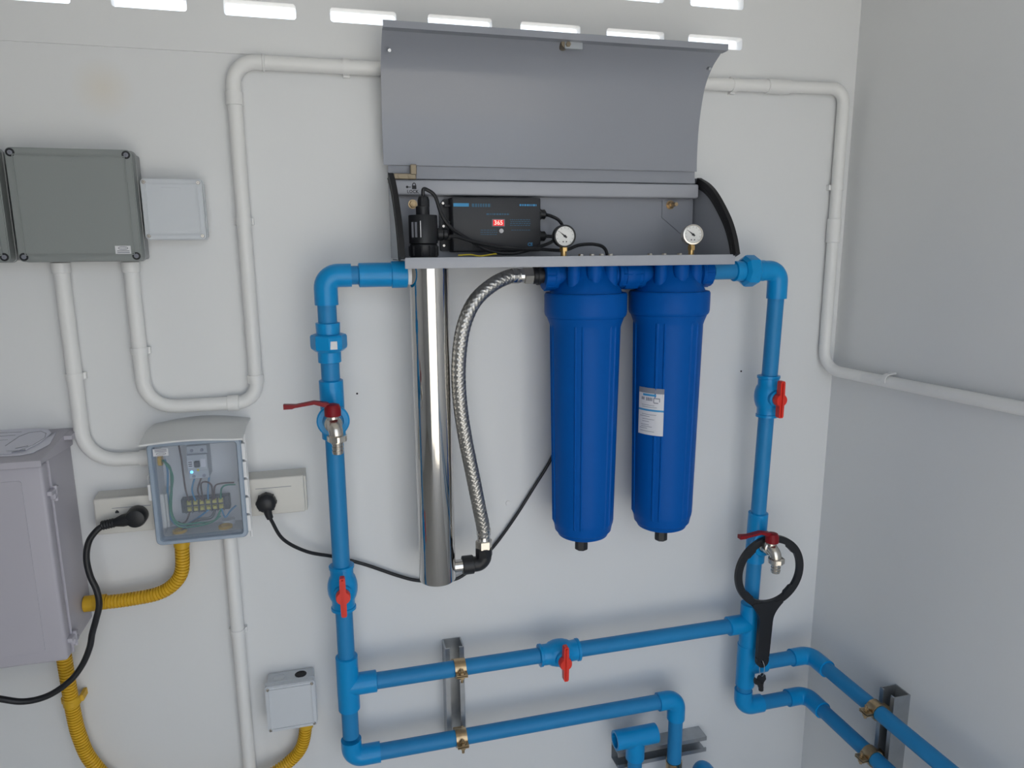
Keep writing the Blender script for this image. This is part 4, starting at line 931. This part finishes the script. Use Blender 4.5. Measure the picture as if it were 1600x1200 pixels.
wire('green wire leaving the terminal block towards the lid hinge', [tw(5, 1), W(346, 764, -0.03), W(353, 758, -0.03), W(368, 757, -0.03)], WGRN)
wire('blue wire rising short below the breaker', [Vector((bx0+bw*0.95, -0.03, bz0+0.003)), W(325, 765, -0.026), tw(3, 1)], WBLU)
gl0 = W(254, 719, -0.03)
wire('green wire bowing down the left inside of the clear box', [gl0, W(266, 732, -0.04), W(268, 765, -0.04), W(268, 800, -0.04), W(280, 818, -0.04), W(310, 817, -0.04), W(335, 813, -0.035), tw(5, 0)], WGRN, 0.0019)
wire('blue wire bowing down the left inside of the clear box', [gl0+Vector((0.003, 0.004, 0)), W(262, 738, -0.03), W(262, 775, -0.03), W(266, 808, -0.03), W(282, 822, -0.03), W(305, 812, -0.03), tw(3, 0)], WBLU, 0.0019)
wire('yellow green earth wire along the bottom of the clear box', [W(257, 722, -0.045), W(270, 745, -0.046), W(265, 790, -0.046), W(276, 820, -0.046), W(300, 823, -0.046), W(330, 816, -0.042), W(345, 806, -0.03)], WGRN, 0.0016)
wire('dark wire curling under the terminal block', [tw(0, 0), W(292, 812, -0.03), W(285, 818, -0.035), W(278, 815, -0.035)], WBRN)
wire('thick dark cable entering through the yellow gland in the clear box', [W(283, 832, -0.035), W(292, 824, -0.035), W(308, 813, -0.035), W(330, 808, -0.03), tw(4, 0)], TERM, 0.003)
wire('blue wire slanting to the right wall of the clear box', [tw(5, 0)+Vector((0, -0.002, 0)), W(352, 808, -0.035), W(360, 798, -0.03), W(369, 790, -0.03)], WBLU)
for q, z_ in ((281, TZ0+0.0065), (352, TZ0+0.0065)):
    p = W(q, 832 if q < 300 else 818, -0.036); part('gland_nut', lambda m: lathe(m, [(0.0125, 0), (0.0125, 0.004), (0.0105, 0.005), (0.008, 0.005), (0.008, 0.001)], (p.x, -0.036, z_), (0, 0, 1), 18), YEL, tb)
part('gland_nut', lambda m: lathe(m, [(0.010, 0), (0.010, 0.006), (0.006, 0.006)], (TX0+0.0065, -0.03, gl0.z), (1, 0, 0), 16), YEL, tb)

# ================================================================== sockets and plugs
def socket(label, x0, x1, z0, z1):
    t = thing('wall_socket', label, 'socket', ((x0+x1)/2, 0, z0), 'wall sockets'); y = -0.045
    part('box', lambda m: prism(m, [(-0.0005, z0-0.004), (-0.0005, z1+0.001), (y+0.008, z1-0.004), (y+0.008, z0)], YZ, x0-0.002, x1+0.003), CREAM, t, smooth=False)
    f = part('face_plate', lambda m: box(m, x0, x1, y, y+0.009, z0, z1, 0.003, 3), CREAM, t)
    part('insert_line', lambda m: box(m, x0+(x1-x0)*0.25, x0+(x1-x0)*0.80, y-0.0004, y+0.001, z1-0.0195, z1-0.0185), INKG, f, smooth=False)
    return t, f, y
sR, fR, sy = socket('cream wall socket with a round black plug right of the clear box', -0.178, -0.062, 1.011, 1.083)
sL, fL, sy = socket('cream wall socket with an angled black plug left of the clear box', -0.420, -0.305, 1.003, 1.070)
ph_ = [W(183, 800, sy), W(194, 806, sy)]
part('pin_hole', lambda m: prism(m, [(ph_[0].x-0.003, ph_[0].z-0.002), (ph_[0].x+0.003, ph_[0].z-0.002), (ph_[0].x+0.003, ph_[0].z+0.001), (ph_[0].x, ph_[0].z+0.004), (ph_[0].x-0.003, ph_[0].z+0.001)], XZ, sy-0.0004, sy+0.001), INK, fL, smooth=False)
part('pin_hole', lambda m: prism(m, [(ph_[1].x-0.003, ph_[1].z-0.0015), (ph_[1].x+0.003, ph_[1].z-0.0015), (ph_[1].x+0.003, ph_[1].z+0.0015), (ph_[1].x-0.003, ph_[1].z+0.0015)], XZ, sy-0.0004, sy+0.001), INK, fL, smooth=False)
# right plug and cord
pc = W(416, 786, -0.056)
pr_ = thing('power_plug', 'round black plug in the right socket with a cord running behind the steel cylinder', 'power plug', (pc.x, sy, pc.z))
part('plug_body', lambda m: (lathe(m, [(0.0165, 0.0005), (0.0175, 0.002), (0.0175, 0.016), (0.0155, 0.020), (0.009, 0.024)], (pc.x, sy, pc.z), (0, -1, 0), 28), [box(m, pc.x+0.0168*math.cos(a)-0.0018, pc.x+0.0168*math.cos(a)+0.0018, sy-0.015, sy-0.003, pc.z+0.0168*math.sin(a)-0.0018, pc.z+0.0168*math.sin(a)+0.0018) for a in [2*PI*k/8 for k in range(8)]], tube(m, [Vector((pc.x+0.001, sy-0.016, pc.z-0.010)), Vector((pc.x+0.003, sy-0.015, pc.z-0.022)), Vector((pc.x+0.005, sy-0.014, pc.z-0.029))], 0, 14, rfun=lambda s, a: 0.008-0.10*s)), BLACKP, pr_)
cp = [Vector((pc.x+0.004, sy-0.014, pc.z-0.024)), W(425, 815, -0.055), W(443, 843, -0.045), W(480, 862, -0.03), W(523, 870, -0.018), W(570, 882, -0.012), W(620, 899, -0.010), W(652, 907, -0.010), W(690, 908, -0.010), W(722, 900, -0.010), W(765, 861, -0.008), W(800, 815, -0.008), W(835, 760, -0.008), W(862, 715, -0.008), W(890, 650, -0.008), W(915, 560, -0.008), W(925, 480, -0.010), Vector((W(925, 420, -0.014).x, -0.016, ZT-0.005))]
part('cord', lambda m: tube(m, spline(cp, 8), 0.0034, 10), BLACKP, pr_)
# left plug and cord
lc = W(213, 808, -0.06)
pl = thing('power_plug', 'angled black plug in the left socket with a thick cord hanging past the enclosure', 'power plug', (lc.x, sy, lc.z))
d0 = (W(165, 819, -0.066)-W(213, 808, -0.066)); d0.y = 0; d0.normalize()
def lplug(m):
    lathe(m, [(0.0165, 0.0005), (0.0175, 0.002), (0.0175, 0.020), (0.0155, 0.026), (0.009, 0.028)], (lc.x, sy, lc.z), (0, -1, 0), 28)
    tube(m, [Vector((lc.x, sy-0.016, lc.z)), Vector((lc.x, sy-0.017, lc.z))+d0*0.022, Vector((lc.x, sy-0.018, lc.z))+d0*0.034, Vector((lc.x, sy-0.018, lc.z))+d0*0.056], 0, 16, rfun=lambda s, a: 0.0115 if s < 0.005 else (0.011 if s < 0.03 else 0.0075))
    for k in range(5): q = Vector((lc.x, sy-0.018, lc.z))+d0*(0.036+0.0042*k); lathe(m, [(0.0080, 0), (0.0086, 0.0012), (0.0080, 0.0024)], q, d0, 14)
part('plug_body', lplug, BLACKP, pl)
lp_ = [Vector((lc.x, sy-0.018, lc.z))+d0*0.05, W(152, 828, -0.066), W(139, 846, -0.068), W(135, 872, -0.07), W(141, 900, -0.072), W(151, 922, -0.074), W(155, 945, -0.076), W(150, 968, -0.074), W(144, 990, -0.07), W(140, 1012, -0.07), W(128, 1040, -0.07), W(108, 1065, -0.075), W(75, 1087, -0.08), W(38, 1096, -0.085), W(0, 1092, -0.09), W(-60, 1082, -0.09), W(-150, 1085, -0.09)]
part('cord', lambda m: tube(m, spline(lp_, 8), 0.0054, 12), BLACKP, pl)

# ================================================================== yellow corrugated conduits
def corr(s, a):
    q = (s/0.0056) % 1.0
    return 0.0126 if q < 0.6 else 0.0106
def yellow(label, pts, conns, rad):
    t = thing('corrugated_conduit', label, 'conduit', pts[-1], 'yellow corrugated conduits')
    part('corrugated_tube', lambda m: tube(m, resample(spline(pts, 12), 0.0007), 0, 20, rfun=corr), YEL, t, angle=25)
    for a, d, L in conns:
        part('connector', lambda m: lathe(m, [(0.0120, 0), (0.0145, 0.001), (0.0145, L*0.45), (0.0138, L*0.47), (0.0138, L), (0.0118, L)], a, d, 20), YEL, t)
    return t
yx = W(286, 870, -0.036).x
ye = WXp(137, 941, EX1); yz = W(165, 940, -0.036).z
yellow('yellow corrugated conduit from the clear breaker box to the pale enclosure', [Vector((yx, -0.036, TZ0+0.002)), Vector((yx, -0.036, TZ0-0.022)), W(284, 892, -0.036), W(270, 914, -0.036), W(245, 928, -0.036), W(205, 936, -0.036), W(175, 940, -0.036), Vector((EX1+0.02, -0.036, yz)), Vector((EX1+0.001, -0.036, yz))],
       [(Vector((yx, -0.036, TZ0+0.0035)), (0, 0, -1), 0.024), (Vector((EX1+0.0005, -0.036, yz)), (1, 0, 0), 0.036)], 0.05)
y2 = W(102, 1045, -0.036); y3 = W(478, 1140, -0.03)
y3x = W(479, 1140, -0.028).x
t2 = yellow('long yellow corrugated conduit sagging from the pale enclosure to the lower junction box', [Vector((y2.x, -0.036, EZ0+0.008)), Vector((y2.x, -0.036, EZ0-0.01)), W(108, 1075, -0.034), W(115, 1115, -0.03), W(124, 1150, -0.028), W(142, 1188, -0.026), W(180, 1225, -0.026), W(250, 1255, -0.034), W(340, 1250, -0.042), W(410, 1218, -0.040), W(452, 1190, -0.027), W(472, 1165, -0.028), Vector((y3x, -0.028, 0.552)), Vector((y3x, -0.028, 0.564))],
       [(Vector((y3x, -0.028, 0.5645)), (0, 0, -1), 0.02)], 0.05)
c_ = W(112, 1095, -0.03); 
def yclip(m):
    r0, r1 = 0.0127, 0.0145; ang = [-0.2+(PI+0.4)*k/14 for k in range(15)]; d = (W(116, 1130, -0.03)-W(108, 1085, -0.03)).normalized(); s = d.cross(OUT)
    o = [(r1*math.cos(a), r1*math.sin(a)) for a in ang]+[(r0*math.cos(a), r0*math.sin(a)) for a in ang[::-1]]
    prism(m, o, lambda a, b_, e: c_+s*a+OUT*b_+d*e, -0.007, 0.007)
    for q in (1, -1): prism(m, [(q*0.0125, -0.028), (q*0.0185, -0.028), (q*0.0185, -0.004), (q*0.0145, -0.002), (q*0.0127, -0.002)], lambda a, b_, e: c_+s*a+OUT*b_+d*e, -0.006, 0.006)
part('saddle_clip', yclip, YEL, t2)

# ================================================================== ring wrench and key
wy = tapR.y-0.0370
wc = W(1202, 893, wy); ro, ri = 0.0835, 0.0685
wr = thing('filter_wrench', 'black plastic ring wrench hanging from the right hose tap', 'wrench', (wc.x, wy, wc.z-0.17))
we = W(1190, 1036, wy); dd = (we-wc); dd.y = 0; Lh = dd.length; dd.normalize(); sdv = Vector((dd.z, 0, -dd.x))
def ring(m):
    n = 96; R = []
    for y, rr_ in ((wy-0.0042, 0), (wy-0.0042, 1), (wy+0.0042, 1), (wy+0.0042, 0)):
        L = []
        for k in range(n):
            a = 2*PI*k/n; tab = any(abs((a-t0+PI) % (2*PI)-PI) < 0.16 for t0 in (0.78, 2.36, 3.93, 5.50))
            r_ = ro if rr_ else (ri-0.0035 if tab else ri)
            L.append(m.verts.new((wc.x+r_*math.cos(a), y, wc.z+r_*math.sin(a))))
        R.append(L)
    for a, b_ in zip(R, R[1:]+R[:1]):
        for k in range(n): m.faces.new((a[k], a[(k+1) % n], b_[(k+1) % n], b_[k]))
part('ring', ring, BLACKP, wr, angle=40)
def handle(m):
    prof = []
    for k in range(9):
        q = k/8; prof.append((ri+(0.118-ri)*q, 0.030*(1-q)**2.0+0.0165))
    prof += [(Lh-0.012, 0.0145), (Lh-0.004, 0.0135), (Lh+0.004, 0.010), (Lh+0.008, 0.004)]
    prof[0] = (ri+0.002, 0.034)
    o = [(a, b_) for a, b_ in prof]+[(a, -b_) for a, b_ in prof[::-1]]
    A = lambda a, b_, d: wc+dd*a+sdv*b_+Vector((0, d, 0))
    hr, hc = 0.0052, Lh-0.006
    # handle as a strip with a hanging hole
    pts = []
    for a, b_ in prof:
        if a < hc-0.010: pts.append((a, b_))
    body_ = pts+[(hc-0.010, 0.0147)]
    prism(m, body_+[(a, -b_) for a, b_ in body_[::-1]], A, -0.005, 0.005)
    n = 24; R = []
    for d, kind in ((-0.005, 0), (-0.005, 1), (0.005, 1), (0.005, 0)):
        L = []
        for k in range(n):
            a = 2*PI*k/n; ca, sa = math.cos(a), math.sin(a)
            if kind == 0: q = (hc+hr*ca, hr*sa)
            else:
                rr_ = 0.0145 if ca > -0.2 else min(0.010/abs(ca), 0.0147/max(abs(sa), 1e-6)); rr_ = min(rr_, 0.0175); q = (hc+rr_*ca, rr_*sa)
            L.append(m.verts.new(A(q[0], q[1], d)))
        R.append(L)
    for a, b_ in zip(R, R[1:]+R[:1]):
        for k in range(n): m.faces.new((a[k], a[(k+1) % n], b_[(k+1) % n], b_[k]))
part('handle', handle, BLACKP, wr, smooth=False)
kc = W(1187, 1064, wy)
hole = wc+dd*(Lh-0.006)
b = NB(); tube(b, spline([hole+Vector((-0.002, -0.006, 0.003)), hole+Vector((0.001, -0.009, -0.008)), kc+Vector((0.004, -0.008, 0.024)), kc+Vector((0.003, -0.004, 0.014)), kc+Vector((0.002, 0.004, 0.015)), hole+Vector((0.0, 0.008, -0.01)), hole+Vector((-0.002, 0.006, 0.002)), hole+Vector((-0.002, -0.006, 0.003))], 6), 0.0007, 6)
tag(obj('wire_tie', b, WIRE), 'thin pale wire tie joining the small key to the wrench handle', 'wire tie')
def key(m):
    o = [(-0.006, 0.004), (-0.011, 0.010), (-0.014, 0.004), (-0.013, -0.004), (-0.005, -0.008), (-0.003, -0.012), (0.000, -0.019), (0.006, -0.021), (0.009, -0.017), (0.008, -0.010), (0.009, -0.003), (0.014, 0.004), (0.012, 0.014), (0.007, 0.017), (0.002, 0.013), (-0.002, 0.013), (-0.005, 0.009)]
    prism(m, [(a, c) for a, c in o], lambda a, c, d: kc+Vector((a, d, c)), -0.0035, 0.0035); cyl(m, kc+Vector((0.003, 0, -0.004)), kc+Vector((0.005, 0, -0.024)), 0.0055, n=12)
b = NB(); key(b); tag(obj('plastic_key', b, BLACKP), 'small black plastic key dangling below the wrench handle', 'key')
